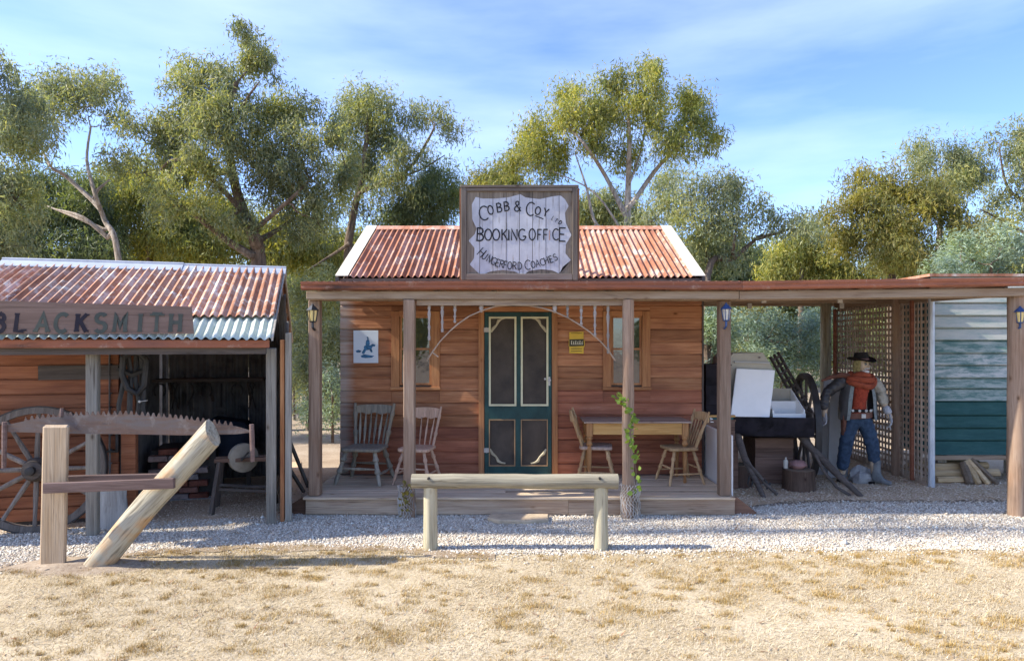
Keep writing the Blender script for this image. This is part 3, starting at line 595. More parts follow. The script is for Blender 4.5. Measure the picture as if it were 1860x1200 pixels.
for xx in (-2.28, 2.425): MB().box(xx, xx+.035, YD+.037, YW-.02, .02, DK-.03).build('deck_fascia', M['fascia_deck'], office)
for xx in (-2.2, -.6, .8, 2.35):
    for yy in (YD+.12, YW-.2): MB().tube([(xx, yy, -.05), (xx, yy, DK-.03)], .06, 10).build('deck_stump', M['post_grey'], office)
# posts
def post(name, px, w, Y, z0, z1, m, parent, lean=0, j=.05):
    x = U(px, Y); r = w/F*Y/2; k = 7
    MB().tube([(x+lean*(1-i/k)+RND.uniform(-.004, .004), Y, z0+(z1-z0)*i/k) for i in range(k+1)], [r*RND.uniform(.96, 1.06) for _ in range(k+1)], 12, True, j).build(name, m, parent, smooth=True)
BB = 2.384
def sqpost(name, px, w, Y, z0, z1, m, parent):
    x = U(px, Y); r = w/F*Y/2; MB().box(x-r, x+r, Y-r, Y+r, z0, z1, .003).build(name, m, parent, bevel=.008)
sqpost('post', 573, 20, 7.63, DK+.001, BB, M['post'], office)
sqpost('post', 744, 20, 7.46, -.05, BB, M['post'], office)
post('post', 1141, 21, 7.46, -.05, BB, M['post'], office)
sqpost('post', 1315, 20, 7.63, DK+.001, BB, M['post'], office)
# beam, header, gutter, roof of the veranda
xg0, xg1 = U(549, 7.38), 2.47
MB().box(xg0+.03, xg1, 7.42, 7.47, BB+.006, 2.478, .002).build('beam', M['beam'], office, bevel=.004)
MB().box(xg0+.02, xg1, 7.52, 7.72, BB+.002, 2.47).build('beam', M['rafter'], office)
MB().box(U(757, 7.5), U(1131, 7.5), 7.473, 7.515, V(555, 7.5), BB+.004).build('frieze_header', M['beam'], office, bevel=.003)
def gutter(x0, x1, za, zb, parent, y=7.39):
    prof = [(0, 0), (-.055, .004), (-.068, .02), (-.062, .05), (-.072, .062), (-.074, .088), (-.066, .09), (-.064, .066), (-.054, .052), (-.06, .022), (-.05, .012), (-.004, .008), (-.004, .07), (0, .07)]
    n = len(prof); k = 8; vs = []
    for i in range(k+1):
        t = i/k; x = x0+(x1-x0)*t; z = za+(zb-za)*t+RND.uniform(-.003, .003)
        vs += [(x, y+p[0], z+p[1]) for p in prof]
    fs = [(i*n+a, i*n+(a+1) % n, (i+1)*n+(a+1) % n, (i+1)*n+a) for i in range(k) for a in range(n)]+[tuple(range(n)), tuple(range((k+1)*n-1, k*n-1, -1))]
    MB().add(vs, fs).build('gutter', M['gutter'], parent)
gutter(xg0, xg1, 2.482, 2.488, office)
sheets(office, xg0+.02, xg1, (7.36, 2.57), (8.74, 2.648), 6, M['roof_shed'], nseg=2, amp=.012)
for i in range(8): MB().box(-2.15+i*.64, -2.10+i*.64, 7.48, 8.79, 2.49+.0, 2.56).build('rafter', M['rafter'], office)
# arch frieze: bent strip and hanging turned spindles
YA = 7.5
ap = [(775, 655), (786, 638), (800, 619), (815, 603), (832, 588), (852, 574), (875, 564), (900, 556), (930, 554), (960, 555), (985, 559), (1008, 566), (1032, 577), (1052, 589), (1072, 603), (1090, 619), (1104, 634), (1118, 655)]
MB().tube([(U(a, YA), YA+.01, V(b, YA)) for a, b in ap], [.008+.0012*math.sin(i*2) for i in range(len(ap))], 7).build('arch_strip', M['arch'], office, smooth=True)
for px, py in ((779, 618), (803, 603), (826, 586), (874, 567), (1008, 568), (1031, 577), (1056, 590), (1081, 612), (1105, 642)):
    zt, zb = V(554, YA), V(py, YA)
    pr = [(0, .017), (.12, .017), (.14, .011), (.25, .02), (.4, .012), (.55, .009), (.62, .018), (.72, .01), (.86, .011), (.9, .018), (1, .013)] if py > 570 else [(0, .022), (.4, .026), (.7, .018), (1, .012)]
    MB().lathe(pr, (U(px, YA), YA+.022, zt), (U(px, YA), YA+.022, zb), 8).build('hanging_spindle', M['spindle'], office, smooth=True)
MB().tube([(U(785, YA), YA+.01, V(640, YA)), (U(796, YA), YA+.02, V(648, YA))], .008, 6).build('arch_stay', M['arch'], office)
# ================= letters drawn as brush strokes
def arc(cx, cy, rx, ry, a0, a1, n=12): return [(cx+rx*math.cos(R(a0+(a1-a0)*i/n)), cy+ry*math.sin(R(a0+(a1-a0)*i/n))) for i in range(n+1)]
GL = {
 'A': (.62, [[(0, 0), (.31, 1), (.62, 0)], [(.13, .36), (.5, .36)]]),
 'B': (.52, [[(.06, 0), (.06, 1)], [(0, 1), (.25, 1)]+arc(.25, .77, .22, .23, 90, -90)+[(.06, .54)], [(.06, .54), (.26, .54)]+arc(.26, .27, .26, .27, 90, -90)+[(0, 0)]]),
 'C': (.6, [arc(.36, .5, .36, .5, 48, 312, 18)]),
 'D': (.56, [[(.04, 0), (.04, 1)], [(0, 1), (.2, 1)]+arc(.2, .5, .36, .5, 90, -90, 16)+[(0, 0)]]),
 'E': (.48, [[(.04, 0), (.04, 1)], [(0, 1), (.48, 1)], [(.04, .52), (.38, .52)], [(0, 0), (.5, 0)]]),
 'F': (.46, [[(.04, 0), (.04, 1)], [(0, 1), (.46, 1)], [(.04, .52), (.36, .52)]]),
 'G': (.6, [arc(.36, .5, .36, .5, 48, 340, 20)+[(.66, .36), (.4, .36)]]),
 'H': (.56, [[(.03, 0), (.03, 1)], [(.53, 0), (.53, 1)], [(.03, .52), (.53, .52)]]),
 'I': (.08, [[(.04, 0), (.04, 1)]]),
 'K': (.54, [[(.04, 0), (.04, 1)], [(.5, 1), (.05, .45)], [(.18, .6), (.54, 0)]]),
 'L': (.44, [[(.04, 1), (.04, 0), (.46, 0)]]),
 'M': (.72, [[(.02, 0), (.08, 1), (.36, .3), (.64, 1), (.7, 0)]]),
 'N': (.56, [[(.03, 0), (.03, 1), (.53, 0), (.53, 1)]]),
 'O': (.62, [arc(.31, .5, .31, .5, 90, 450, 22)]),
 'R': (.54, [[(.04, 0), (.04, 1)], [(0, 1), (.26, 1)]+arc(.26, .76, .24, .24, 90, -90)+[(.05, .52)], [(.24, .52), (.54, 0)]]),
 'S': (.5, [arc(.25, .76, .23, .24, 30, 270, 14)[:-1]+arc(.25, .26, .25, .26, 90, -150, 14)]),
 'T': (.56, [[(.28, 0), (.28, 1)], [(0, 1), (.56, 1)]]),
 'U': (.56, [[(.03, 1), (.03, .32)]+arc(.28, .3, .25, .3, 180, 360)+[(.53, 1)]]),
 'Y': (.56, [[(0, 1), (.28, .48), (.56, 1)], [(.28, .48), (.28, 0)]]),
 'J': (.4, [[(.34, 1), (.34, .25)]+arc(.17, .22, .17, .22, 0, -170)]),
 '&': (.64, [[(.64, 0), (.18, .68)]+arc(.3, .82, .16, .18, 200, -20, 10)+[(.4, .66), (.08, .4)]+arc(.25, .22, .22, .22, 140, 330, 10)+[(.6, .42)]]),
}
def stroke(mb, pl, w, T, th):
    # ribbon with thickness along a 2-D polyline; T maps (u,v) -> 3-D and out vector
    n = len(pl); Lp, Rp = [], []
    for i in range(n):
        a, b = pl[max(i-1, 0)], pl[min(i+1, n-1)]
        closed = n > 6 and math.dist(pl[0], pl[-1]) < 1e-6
        if closed and i in (0, n-1): a, b = pl[-2], pl[1]
        d = (b[0]-a[0], b[1]-a[1]); l = math.hypot(*d) or 1; nx, ny = -d[1]/l, d[0]/l
        m = 1.0
        if 0 < i < n-1:
            d1 = (pl[i][0]-a[0], pl[i][1]-a[1]); l1 = math.hypot(*d1) or 1; m = 1/max(.45, abs((-d1[1]/l1)*nx+(d1[0]/l1)*ny))
        q = w/2*m*RND.uniform(.9, 1.12)
        Lp.append((pl[i][0]+nx*q, pl[i][1]+ny*q)); Rp.append((pl[i][0]-nx*q, pl[i][1]-ny*q))
    if 1:
        vs = [T(u, v, th) for u, v in Lp]+[T(u, v, th) for u, v in Rp]+[T(u, v, 0) for u, v in Lp]+[T(u, v, 0) for u, v in Rp]
        fs = []
        for i in range(n-1):
            fs += [(i, i+1, n+i+1, n+i), (2*n+i+1, 2*n+i, 3*n+i, 3*n+i+1), (i+1, i, 2*n+i, 2*n+i+1), (n+i, n+i+1, 3*n+i+1, 3*n+i)]
        fs += [(0, n, 3*n, 2*n), (n-1, 3*n-1, 4*n-1, 2*n-1)]
        mb.add(vs, fs)
def letter(ch, origin, h, w, ang, m, parent, y, th=.003, xs=1.0, tilt=0, serif=0, local=False, ztilt=0):
    wd, st = GL[ch]; mb = MB(); ca, sa = math.cos(ang), math.sin(ang)
    def T(u, v, t):
        a, b = u*h*xs, v*h; X, Z = a*ca-b*sa, a*sa+b*ca
        return (origin[0]+X, y-t+Z*ztilt, origin[1]+Z)
    stl = [[(p[0], p[1]) for p in s] for s in st]
    for k, s in enumerate(stl): stroke(mb, [(p[0]+(.0007*k), p[1]) for p in s], w/h, T, th+.00035*k)
    if serif:
        k = 0
        for s in stl:
            for p in (s[0], s[-1]):
                if p[1] in (0, 1): k += 1; stroke(mb, [(p[0]-serif, abs(p[1]-.05)), (p[0]+serif, abs(p[1]-.05))], .1, T, th+.002+.0003*k)
    mb.build('letter', m, parent, local=local)
# ================= sign over the office
YS = 7.92
sx0, sx1, sz0, sz1 = U(838, YS), U(1049, YS), V(509, YS), V(342, YS)
sign = thing('sign_board', 'weathered timber roof sign lettered COBB & COY BOOKING OFFICE on white scalloped paint', 'sign', ((sx0+sx1)/2, YS, sz0))
fw = .075
ix0, ix1, iz0, iz1 = sx0+fw*.8, sx1-fw*.8, sz0+fw, sz1-fw*.7
def spx(px, py): return U(px, YS), V(py, YS)
# outline of the white patch, in photo pixels of the sign
def topf(t):
    pts = [(0, 358), (.08, 361), (.22, 361), (.36, 359), (.5, 353), (.56, 359), (.72, 362), (.86, 357), (.95, 355), (1, 362)]
    return np.interp(t, [p[0] for p in pts], [p[1] for p in pts])
def botf(t):
    pts = [(0, 494), (.05, 500), (.15, 493), (.3, 490), (.44, 493), (.54, 501), (.6, 492), (.75, 489), (.88, 491), (.96, 497), (1, 485)]
    return np.interp(t, [p[0] for p in pts], [p[1] for p in pts])
def leff(t):
    pts = [(0, 864), (.1, 857), (.3, 858), (.42, 866), (.5, 862), (.58, 851), (.68, 862), (.82, 861), (.9, 853), (1, 867)]
    return np.interp(t, [p[0] for p in pts], [p[1] for p in pts])
def rigf(t):
    pts = [(0, 1026), (.1, 1033), (.2, 1026), (.36, 1028), (.53, 1038), (.66, 1028), (.8, 1027), (.9, 1037), (1, 1022)]
    return np.interp(t, [p[0] for p in pts], [p[1] for p in pts])
ng = 48; gv = []
for j in range(ng+1):
    for i in range(ng+1):
        tu, tv = i/ng, j/ng; px = lerp(leff(tv), rigf(tv), tu); py = lerp(topf(tu), botf(tu), tv); gv.append((*spx(px, py),))
npl = 8; pw = (ix1-ix0)/npl
for i in range(npl):
    a, b = ix0+i*pw+.002, ix0+(i+1)*pw-.002; yy = YS+RND.uniform(-.003, .003)
    pl = MB().box(a, b, yy, yy+.022, iz0-.02, iz1+.02).build('plank', M['sign_plank'], sign, bevel=.002)
    bm = bmesh.new(); vs = [bm.verts.new((x, yy-.0025, z)) for x, z in gv]
    for j in range(ng):
        for k in range(ng): bm.faces.new([vs[j*(ng+1)+k], vs[j*(ng+1)+k+1], vs[(j+1)*(ng+1)+k+1], vs[(j+1)*(ng+1)+k]])
    for co, no in (((a+.001, 0, 0), (-1, 0, 0)), ((b-.001, 0, 0), (1, 0, 0))):
        bmesh.ops.bisect_plane(bm, geom=bm.verts[:]+bm.edges[:]+bm.faces[:], plane_co=co, plane_no=no, clear_outer=True)
    ext = bmesh.ops.extrude_face_region(bm, geom=bm.faces[:]); bmesh.ops.translate(bm, vec=(0, .0028, 0), verts=[v for v in ext['geom'] if isinstance(v, bmesh.types.BMVert)])
    bmesh.ops.recalc_face_normals(bm, faces=bm.faces)
    if bm.faces:
        me = bpy.data.meshes.new('paint'); inv = WM[sign.name].inverted(); bmesh.ops.transform(bm, matrix=inv, verts=bm.verts); bm.to_mesh(me); me.materials.append(M['whitewash']); link('paint', me, pl)
    bm.free()
MB().box(sx0, sx0+fw*.8, YS-.03, YS+.03, sz0, sz1, .003).build('frame_stile', M['sign_frame'], sign, bevel=.004)
MB().box(sx1-fw*.8, sx1, YS-.03, YS+.03, sz0, sz1, .003).build('frame_stile', M['sign_frame'], sign, bevel=.004)
MB().box(sx0+fw*.8+.002, sx1-fw*.8-.002, YS-.028, YS+.03, sz0, sz0+fw*1.0, .003).build('frame_rail', M['sign_frame_h'], sign, bevel=.004)
MB().box(sx0-.012, sx1+.012, YS-.034, YS+.034, sz1+.002, sz1+.03, .003).build('frame_rail', M['sign_frame_h'], sign, bevel=.004)
MB().box(sx0+fw*.8+.002, sx1-fw*.8-.002, YS-.026, YS+.03, sz1-fw*.55, sz1-.002, .003).build('frame_rail', M['sign_frame_h'], sign, bevel=.004)
for xx in (sx0-.022, sx1+.004): MB().box(xx, xx+.018, YS+.0, YS+.24, sz0+.02, sz1).build('side_board', M['sign_side'], sign)
MB().box(sx0, sx1, YS+.03, YS+.04, sz0+.02, sz1-.01).build('backing', M['dark_wood_z'], sign)
for xx in (sx0+.1, sx1-.12): MB().bar((xx, YS+.05, sz1-.1), (xx, YS+1.0, sz0+.35), .04, .04).build('brace', M['sign_frame'], sign)
def word(chars, m=M['letter'], parent=sign, yl=YS-.0058):
    # chars: (char, px left, py baseline, height px, angle deg, stroke px, width scale)
    s = YS/F
    for ch, px, py, h, an, wpx, xs in chars: letter(ch, spx(px, py), h*s, wpx*s*.84, R(an), m, parent, yl, xs=xs)
word([('C', 872.5, 401, 25, 8, 2.6, 1.0), ('O', 888, 390.5, 16, 12, 2.6, .95), ('B', 903, 386, 16, 8, 2.5, 1.1), ('B', 916, 383.5, 16, 6, 2.5, 1.1), ('&', 934, 384, 18, 0, 2.4, 1.05),
      ('C', 955, 391, 24, -6, 2.6, .95), ('O', 971, 389, 14, -12, 2.5, 1.05), ('Y', 985, 392, 15, -16, 2.5, 1.05), ('L', 1001, 399, 8, -32, 1.3, .8), ('T', 1007.5, 402, 6, -36, 1.3, .8), ('D', 1014, 406, 7, -36, 1.5, 1.0)])
word([('B', 865, 437, 23, -3, 3.0, 1.05), ('O', 880.5, 436.5, 20, 0, 2.8, 1.0), ('O', 895, 436.5, 20, 0, 2.8, 1.0), ('K', 911, 436.5, 20, 0, 2.8, 1.0), ('I', 923.5, 436.5, 19, 0, 2.8, 1.0), ('N', 928.5, 436.5, 20, 0, 2.7, 1.0),
      ('G', 942, 436.5, 20, 0, 2.7, .95), ('O', 961, 436, 20, 0, 2.8, .9), ('F', 976, 436, 19, 0, 2.7, .9), ('F', 987, 436, 19, 0, 2.7, .9), ('C', 1004, 436, 20, 0, 2.7, .85), ('E', 1015, 438, 24, -2, 2.7, 1.0)])
MB().tube([(U(998, YS), YS-.004, V(436, YS)), (U(998.3, YS), YS-.004, V(418, YS))], .006, 5).build('letter', plain('faded red paint', (.32, .2, .17), .8), sign)
hx = [('H', 866, 462, 17, -42), ('U', 874, 468, 13, -36), ('N', 883, 474, 13, -30), ('G', 890.5, 478.5, 13, -25), ('E', 899, 482.5, 13, -20), ('R', 906.5, 485, 13, -15), ('F', 914, 487, 13, -10), ('O', 921.5, 488.5, 13, -5), ('R', 931, 489, 13, -2), ('D', 940.5, 489.5, 13, 0),
      ('C', 954, 490, 17, 4), ('O', 965.5, 487, 12, 8), ('A', 974, 485.5, 13, 12), ('C', 983, 483, 12, 15), ('H', 991, 480.5, 13, 18), ('E', 1000, 477.5, 12, 20), ('S', 1008, 474, 12, 22)]
word([(c, a, b, h, an, 1.7, .95) for c, a, b, h, an in hx])
MB().bar((U(972, YS), YS-.005, V(392, YS)), (U(987, YS), YS-.005, V(398, YS)), .003, .012).build('underline', M['letter'], sign)
# ================= blacksmith shed
SO = Vector((-2.539, 7.205, 0)); SR = R(15)
shed = thing('blacksmith_shed', 'open fronted blacksmith shed with rusty corrugated roof and board wall left of the office', 'shed', SO, SR)
SI = (Matrix.Translation(SO) @ Matrix.Rotation(SR, 4, 'Z')).inverted()
def SL(px, py, c):
    o = SI @ Vector((0, 0, CAMZ)); d = SI.to_3x3() @ Vector(((px-HX)/F, 1, (HY-py)/F))
    t = (c-o.y)/d.y; return o+d*t
def sb(mb, name, m, parent=None, **k): return mb.build(name, m, parent or shed, local=True, **k)
SE_, SRG = (-.3, 1.985), (1.7, 2.875)
xl = SL(8, 485, 1.7).x; xr = .02
tier = .27; ty, tz = lerp(SE_[0], SRG[0], tier), lerp(SE_[1], SRG[1], tier)
sheets(shed, xl, xr, (ty-.1, tz-.025), SRG, 6, M['roof_shed'], local=True, pitch=.085, amp=.016)
sheets(shed, xl, xr, (SE_[0], SE_[1]-.03), (ty+.05, tz-.0), 6, M['roof_green'], local=True, pitch=.085, amp=.016, nseg=3)
sheets(shed, xl, xr, (3.7, 1.985), (1.7, 2.873), 3, M['roof_shed'], local=True, pitch=.085, amp=.016, nseg=2)
sb(MB().prism([(1.54, 2.815), (1.7, 2.905), (1.86, 2.815), (1.86, 2.803), (1.7, 2.892), (1.54, 2.803)], 0, xl-.02, xl+(xr-xl)*.62).tube([(xl-.02, 1.7, 2.905), (xl+(xr-xl)*.62, 1.7, 2.905)], .018, 6), 'ridge_cap', M['zinc'])
sb(MB().prism([(1.54, 2.805), (1.7, 2.895), (1.86, 2.805), (1.86, 2.793), (1.7, 2.882), (1.54, 2.793)], 0, xl+(xr-xl)*.621, xr+.03).tube([(xl+(xr-xl)*.621, 1.7, 2.895), (xr+.03, 1.7, 2.892)], .018, 6), 'ridge_cap', M['zinc'])
sb(MB().prism([(SE_[0], SE_[1]-.01), (1.7, 2.86), (3.7, 1.97), (3.7, 1.92), (1.7, 2.82), (SE_[0], SE_[1]-.05)], 0, xr+.002, xr+.02), 'bargeboard', M['post_grey'])
sb(MB().box(xl, xr-.02, -.262, -.21, 1.865, 1.945, .002), 'eave_board', M['gutter'], bevel=.006)
sb(MB().box(xl, xr-.06, -.2, -.1, 1.80, 1.868, .002), 'beam', M['dark_wood'])
for i in range(5): sb(MB().bar((xl+.1+i*(-xl-.15)/4, -.2, 1.92), (xl+.1+i*(-xl-.15)/4, 1.68, 2.77), .05, .08), 'rafter', M['rafter'])
def spost(px, w, c, py0, m=M['post_grey'], zt=1.86):
    a = SL(px, py0, c); r = w/F*7/2
    sb(MB().box(a.x-r, a.x+r, c-r, c+r, -.03, zt, .004), 'post', m, bevel=.008)
spost(169, 18, 0, 968); spost(493, 17, 0, 952); spost(-170, 24, 0, 990)
sb(MB().box(.085, .13, .02, .12, .0, 1.95, .003), 'corner_post', M['trim'], bevel=.004)
sb(MB().box(.135, .2, .0, .14, .03, 2.02, .003), 'cover_strip', M['post_grey'], bevel=.003)
# gable wall of tin, back wall of dark tin
def tin(mb, x0, x1, y, z0, z1, along='x'):
    n = int(abs(x1-x0)/.02); vs = []
    for z in (z0, z1):
        for i in range(n+1):
            a = x0+(x1-x0)*i/n; w = .012*math.cos(2*math.pi*a/.08)
            vs.append((a, y+w, z) if along == 'x' else (y+w, a, z))
    return mb.add(vs, [(i, i+1, n+2+i, n+1+i) for i in range(n)])
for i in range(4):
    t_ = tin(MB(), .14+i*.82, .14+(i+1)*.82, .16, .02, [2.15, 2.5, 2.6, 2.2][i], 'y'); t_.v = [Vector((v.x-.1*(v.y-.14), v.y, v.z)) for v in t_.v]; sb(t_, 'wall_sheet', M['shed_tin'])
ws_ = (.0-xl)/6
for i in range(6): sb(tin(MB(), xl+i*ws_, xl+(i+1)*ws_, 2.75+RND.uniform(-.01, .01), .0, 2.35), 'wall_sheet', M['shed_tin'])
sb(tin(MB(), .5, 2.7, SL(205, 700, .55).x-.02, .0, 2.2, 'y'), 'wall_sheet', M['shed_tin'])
# board wall on the left of the front
bx1 = SL(216, 800, .55).x; bz = .06; rr = 0
while bz < 1.98:
    h = RND.uniform(.13, .165)
    for a, b in ((xl+.05, bx1-1.15-RND.uniform(0, .2)), (None, bx1-.002)):
        if a is None: a = pb+.003
        pb = b
        y = .55+RND.uniform(-.004, .004)
        sb(MB().prism([(y+.025, bz), (y-.012, bz+.002), (y-.006, bz+h-.018), (y+.014, bz+h-.012), (y+.014, bz+h), (y+.025, bz+h)], 0, a, b), 'weatherboard', M['board_shed'])
    bz += h
sb(MB().box(xl+.05, bx1, .58, .6, .0, 2.1), 'wall_lining', M['dark_wood'])
a, b = SL(70, 664, .53), SL(217, 688, .53)
sb(MB().box(a.x, b.x, .515, .533, b.z, a.z, .002), 'dark_wall_plank', M['dark_wood'])
a, b = SL(219, 700, .5), SL(246, 700, .5)
sb(MB().box(a.x, b.x, .5, .62, 0, 2.05, .003), 'pillar', M['board_shed'], bevel=.006)
a = SL(216, 765, .52); sb(MB().box(a.x-.025, a.x, .49, .53, .75, 1.05).box(a.x-.3, a.x-.03, .5, .53, .75, .77), 'iron_bracket', M['black'])
# props on the right gable
for p, q in (((515, 773), (560, 884)), ((517, 836), (552, 893))):
    A, B = P(p[0], p[1], 7.35), P(q[0], q[1], 7.62); MB().bar(A, B, .03, .03).build('prop_bar', M['black'], shed)
# blacksmith sign
sg = thing('blacksmith_sign', 'brown board lettered BLACKSMITH along the front edge of the shed roof', 'sign', SO, SR)
yb = -.27; a = SL(350, 606, yb); t = SL(347, 556, yb); lft = SL(-30, 606, yb).x
TL = .16
pl = MB().add([(lft, yb, a.z-.01), (a.x+.01, yb, a.z), (t.x-.01, yb+.08, t.z), (lft, yb+.08, t.z+.035), (lft, yb+.022, a.z-.01), (a.x+.01, yb+.022, a.z), (t.x-.01, yb+.102, t.z), (lft, yb+.102, t.z+.035)],
    [(0, 1, 2, 3), (7, 6, 5, 4), (0, 4, 5, 1), (1, 5, 6, 2), (2, 6, 7, 3), (3, 7, 4, 0)])
pl.build('board', M['smith_plank'], sg, local=True, bevel=.003)
sl_ = .08/(t.z-a.z)
for ch, px, dark, w in (('B', -13, 1, .95), ('L', 26, 1, .95), ('A', 64, 0, .95), ('C', 99, 0, .9), ('K', 137, 1, .95), ('S', 172, 0, 1), ('M', 206, 0, .82), ('I', 252, 0, .9), ('T', 274, 0, .9), ('H', 308, 0, .95)):
    o = SL(px, 602.5 if ch != 'L' else 601, yb); h = 33/F*o_y if (o_y := (SI.inverted() @ o).y) else 0
    mb = letter(ch, (o.x, o.z), h, .036, 0, M['smith_letter_dark' if dark else 'smith_letter'], sg, yb+(o.z-a.z)*sl_-.002, th=.003, xs=w, serif=.13 if ch not in 'CS' else 0, local=True, ztilt=sl_)
for x in (lft+.8, a.x-.3): MB().bar((x, yb+.05, a.z+.02), (x, yb+.22, a.z+.05), .03, .03).build('bracket', M['black'], sg, local=True)
# contents of the shed
def wheel(root, r, n, width, mats, hubr=.1, hubl=.24):
    # local: wheel in the XZ plane, axle along Y, centre at (0,0,r)
    c = Vector((0, 0, r)); k = 40
    def ring(r0, r1, y0, y1):
        mb = MB(); vs = []
        for i in range(k):
            an = 2*math.pi*i/k; ca, sa = math.cos(an), math.sin(an)
            for rr, y in ((r0, y0), (r1, y0), (r1, y1), (r0, y1)): vs.append((rr*ca, y, r+rr*sa))
        return mb.add(vs, [(i*4+j, i*4+(j+1) % 4, ((i+1) % k)*4+(j+1) % 4, ((i+1) % k)*4+j) for i in range(k) for j in range(4)])
    ring(r-.075, r-.012, -width/2, width/2).build('felloe', mats[0], root, smooth=True, local=True)
    ring(r-.0115, r, -width/2-.004, width/2+.004).build('tyre', mats[2], root, smooth=True, local=True)
    for i in range(n):
        an = 2*math.pi*(i+.25)/n; d = Vector((math.cos(an), 0, math.sin(an)))
        MB().lathe([(0, .024), (.3, .026), (.8, .018), (1, .022)], c+d*hubr*.8, c+d*(r-.07), 7).build('spoke', mats[1], root, smooth=True, local=True)
    MB().lathe([(0, .04), (.02, .05), (.05, hubr*.8), (.3, hubr*.9), (.42, hubr*1.06), (.58, hubr*1.06), (.7, hubr*.9), (1, hubr*.75)], (0, -hubl*.6, r), (0, hubl*.4, r), 18).build('hub', mats[3], root, smooth=True, local=True)
    MB().lathe([(0, .02), (.1, .042), (1, .046)], (0, -hubl*.6-.05, r), (0, -hubl*.6, r), 12).build('axle_cap', M['black'], root, smooth=True, local=True)
wx, wy = U(45, 6.86), 6.86
whl = thing('wagon_wheel', 'old wooden wagon wheel with dark hub leaning on the board wall at the far left', 'wheel', (wx, wy, 0), SR)
wheel(whl, .64, 12, .07, (M['spoke'], M['spoke'], M['black'], M['dark_wood']), .115, .24); whl.rotation_euler = (R(-4), R(8), SR)
# brick forge
fo = SL(270, 890, 1.5); fr = SL(392, 890, 1.5)
forge = thing('brick_forge', 'low brick forge in the dark behind the leaning log of the saw display', 'forge', SI.inverted() @ Vector(((fo.x+fr.x)/2, 1.5, 0)), SR)
hw = (fr.x-fo.x)/2; br0 = MB().box(-.107, .107, -.05, .05, -.034, .034, .004).mesh('brick', M['brick'], bevel=.006)
for r_ in range(8):
    nbk = int(2*hw/.225); off = .11*(r_ % 2)
    for i in range(nbk):
        x = -hw+.11+off+i*.225+RND.uniform(-.006, .006)
        if x+.1 > hw: continue
        if r_ == 7 and i % 2: continue
        link('brick', br0, forge, (x, RND.uniform(-.012, .012), .04+r_*.079), (0, 0, RND.uniform(-.04, .04)))
MB().box(-hw+.01, hw-.01, .05, .75, 0, .6).build('hearth', M['black'], forge, local=True)
MB().box(-hw-.06, hw+.02, -.09, .05, .0, .02).build('slab', M['rock'], forge, local=True)
# grindstone on a trestle
gs = thing('grindstone', 'sandstone grinding wheel on a splayed wooden trestle inside the blacksmith shed', 'grindstone', SI.inverted() @ Vector((SL(442, 935, .75).x, .75, 0)), SR)
MB().lathe([(0, .155), (.08, .165), (.92, .165), (1, .155)], (.02, -.035, .6), (-.02, .035, .6), 26).build('stone_wheel', M['stone_disc'], gs, local=True, smooth=True)
for y in (-.07, .07): MB().box(-.3, .36, y-.02, y+.02, .565, .61, .003).build('side_rail', M['crate'], gs, local=True)
for x, sx in ((-.24, -.07), (.28, .06)):
    for y, sy in ((-.08, -.12), (.08, .12)): MB().bar((x, y, .57), (x+sx, y+sy, 0), .045, .045).build('leg', M['dark_wood_z'], gs, local=True)
MB().tube([(0, -.14, .6), (0, .1, .6)], .015, 8).tube([(0, -.14, .6), (.07, -.15, .68), (.07, -.24, .68)], .01, 6).build('crank', M['black'], gs, local=True)
for s in (-1, 1): MB().bar((-.27, s*.12, .28), (.3, s*.12, .22), .02, .03).build('brace', M['dark_wood'], gs, local=True)
st = thing('stump', 'pale limed stump beside the front post of the blacksmith shed', 'stump', (U(206, 7.1), 7.1, 0))
MB().tube([(0, 0, -.02), (.01, 0, .15), (.0, 0, .3), (0, 0, .5)], [.13, .125, .12, .125], 12, True, .06).build('trunk', M['white_stump'], st, local=True, smooth=True)
# harness of dark straps on the pillar, tools on the back wall
hn = thing('harness', 'black leather harness straps hanging from the reddish pillar of the shed', 'harness', SI.inverted() @ Vector((SL(240, 700, .45).x, .45, 1.7)), SR)
def lp(px, py, y): q = SL(px, py, y); return (q.x-SL(240, 700, .45).x, y-.45, q.z-1.7)
for pts, w in (([(222, 645), (226, 690), (216, 735), (218, 788)], .03), ([(232, 640), (238, 680), (236, 740), (240, 785)], .035), ([(248, 640), (246, 690), (252, 730), (246, 780)], .03), ([(258, 638), (262, 690), (258, 740), (262, 760)], .04), ([(214, 668), (240, 680), (266, 670)], .04), ([(226, 700), (245, 712), (262, 700)], .03)):
    MB().tube([lp(a, b, .44+RND.uniform(-.03, .02)) for a, b in pts], w*.8, 6, True, .2).build('strap', M['black'], hn, local=True, smooth=True)
MB().tube([lp(a, b, .41) for a, b in [(224, 650), (236, 640), (254, 642), (266, 655), (262, 700), (250, 715), (232, 705), (222, 680), (224, 650)]], .035, 8).build('collar', M['black'], hn, local=True, smooth=True)
MB().sphere(lp(253, 729, .4), .016, 8, 6).tube([lp(253, 729, .4), lp(268, 727, .4)], .004, 5).build('buckle', M['hinge'], hn, local=True)
shf = SL(275, 692, 2.3); she = SL(478, 692, 2.3)
sh = thing('tool_shelf', 'dark timber shelf crossing the back of the blacksmith shed', 'shelf', SI.inverted() @ Vector(((shf.x+she.x)/2, 2.3, shf.z)), SR)
w2 = (she.x-shf.x)/2; MB().box(-w2, w2, 0, .4, -.02, .02).build('board', M['dark_wood'], sh, local=True)
for x in (-w2+.2, 0, w2-.2): MB().bar((x, .38, -.3), (x, .05, -.02), .03, .03).build('bracket', M['dark_wood'], sh, local=True)
tl = [('horseshoe', 'U'), ('tongs', 'X'), ('chain_hook', 'S'), ('horseshoe', 'U'), ('hammer', 'T'), ('horseshoe', 'U'), ('tongs', 'X')]
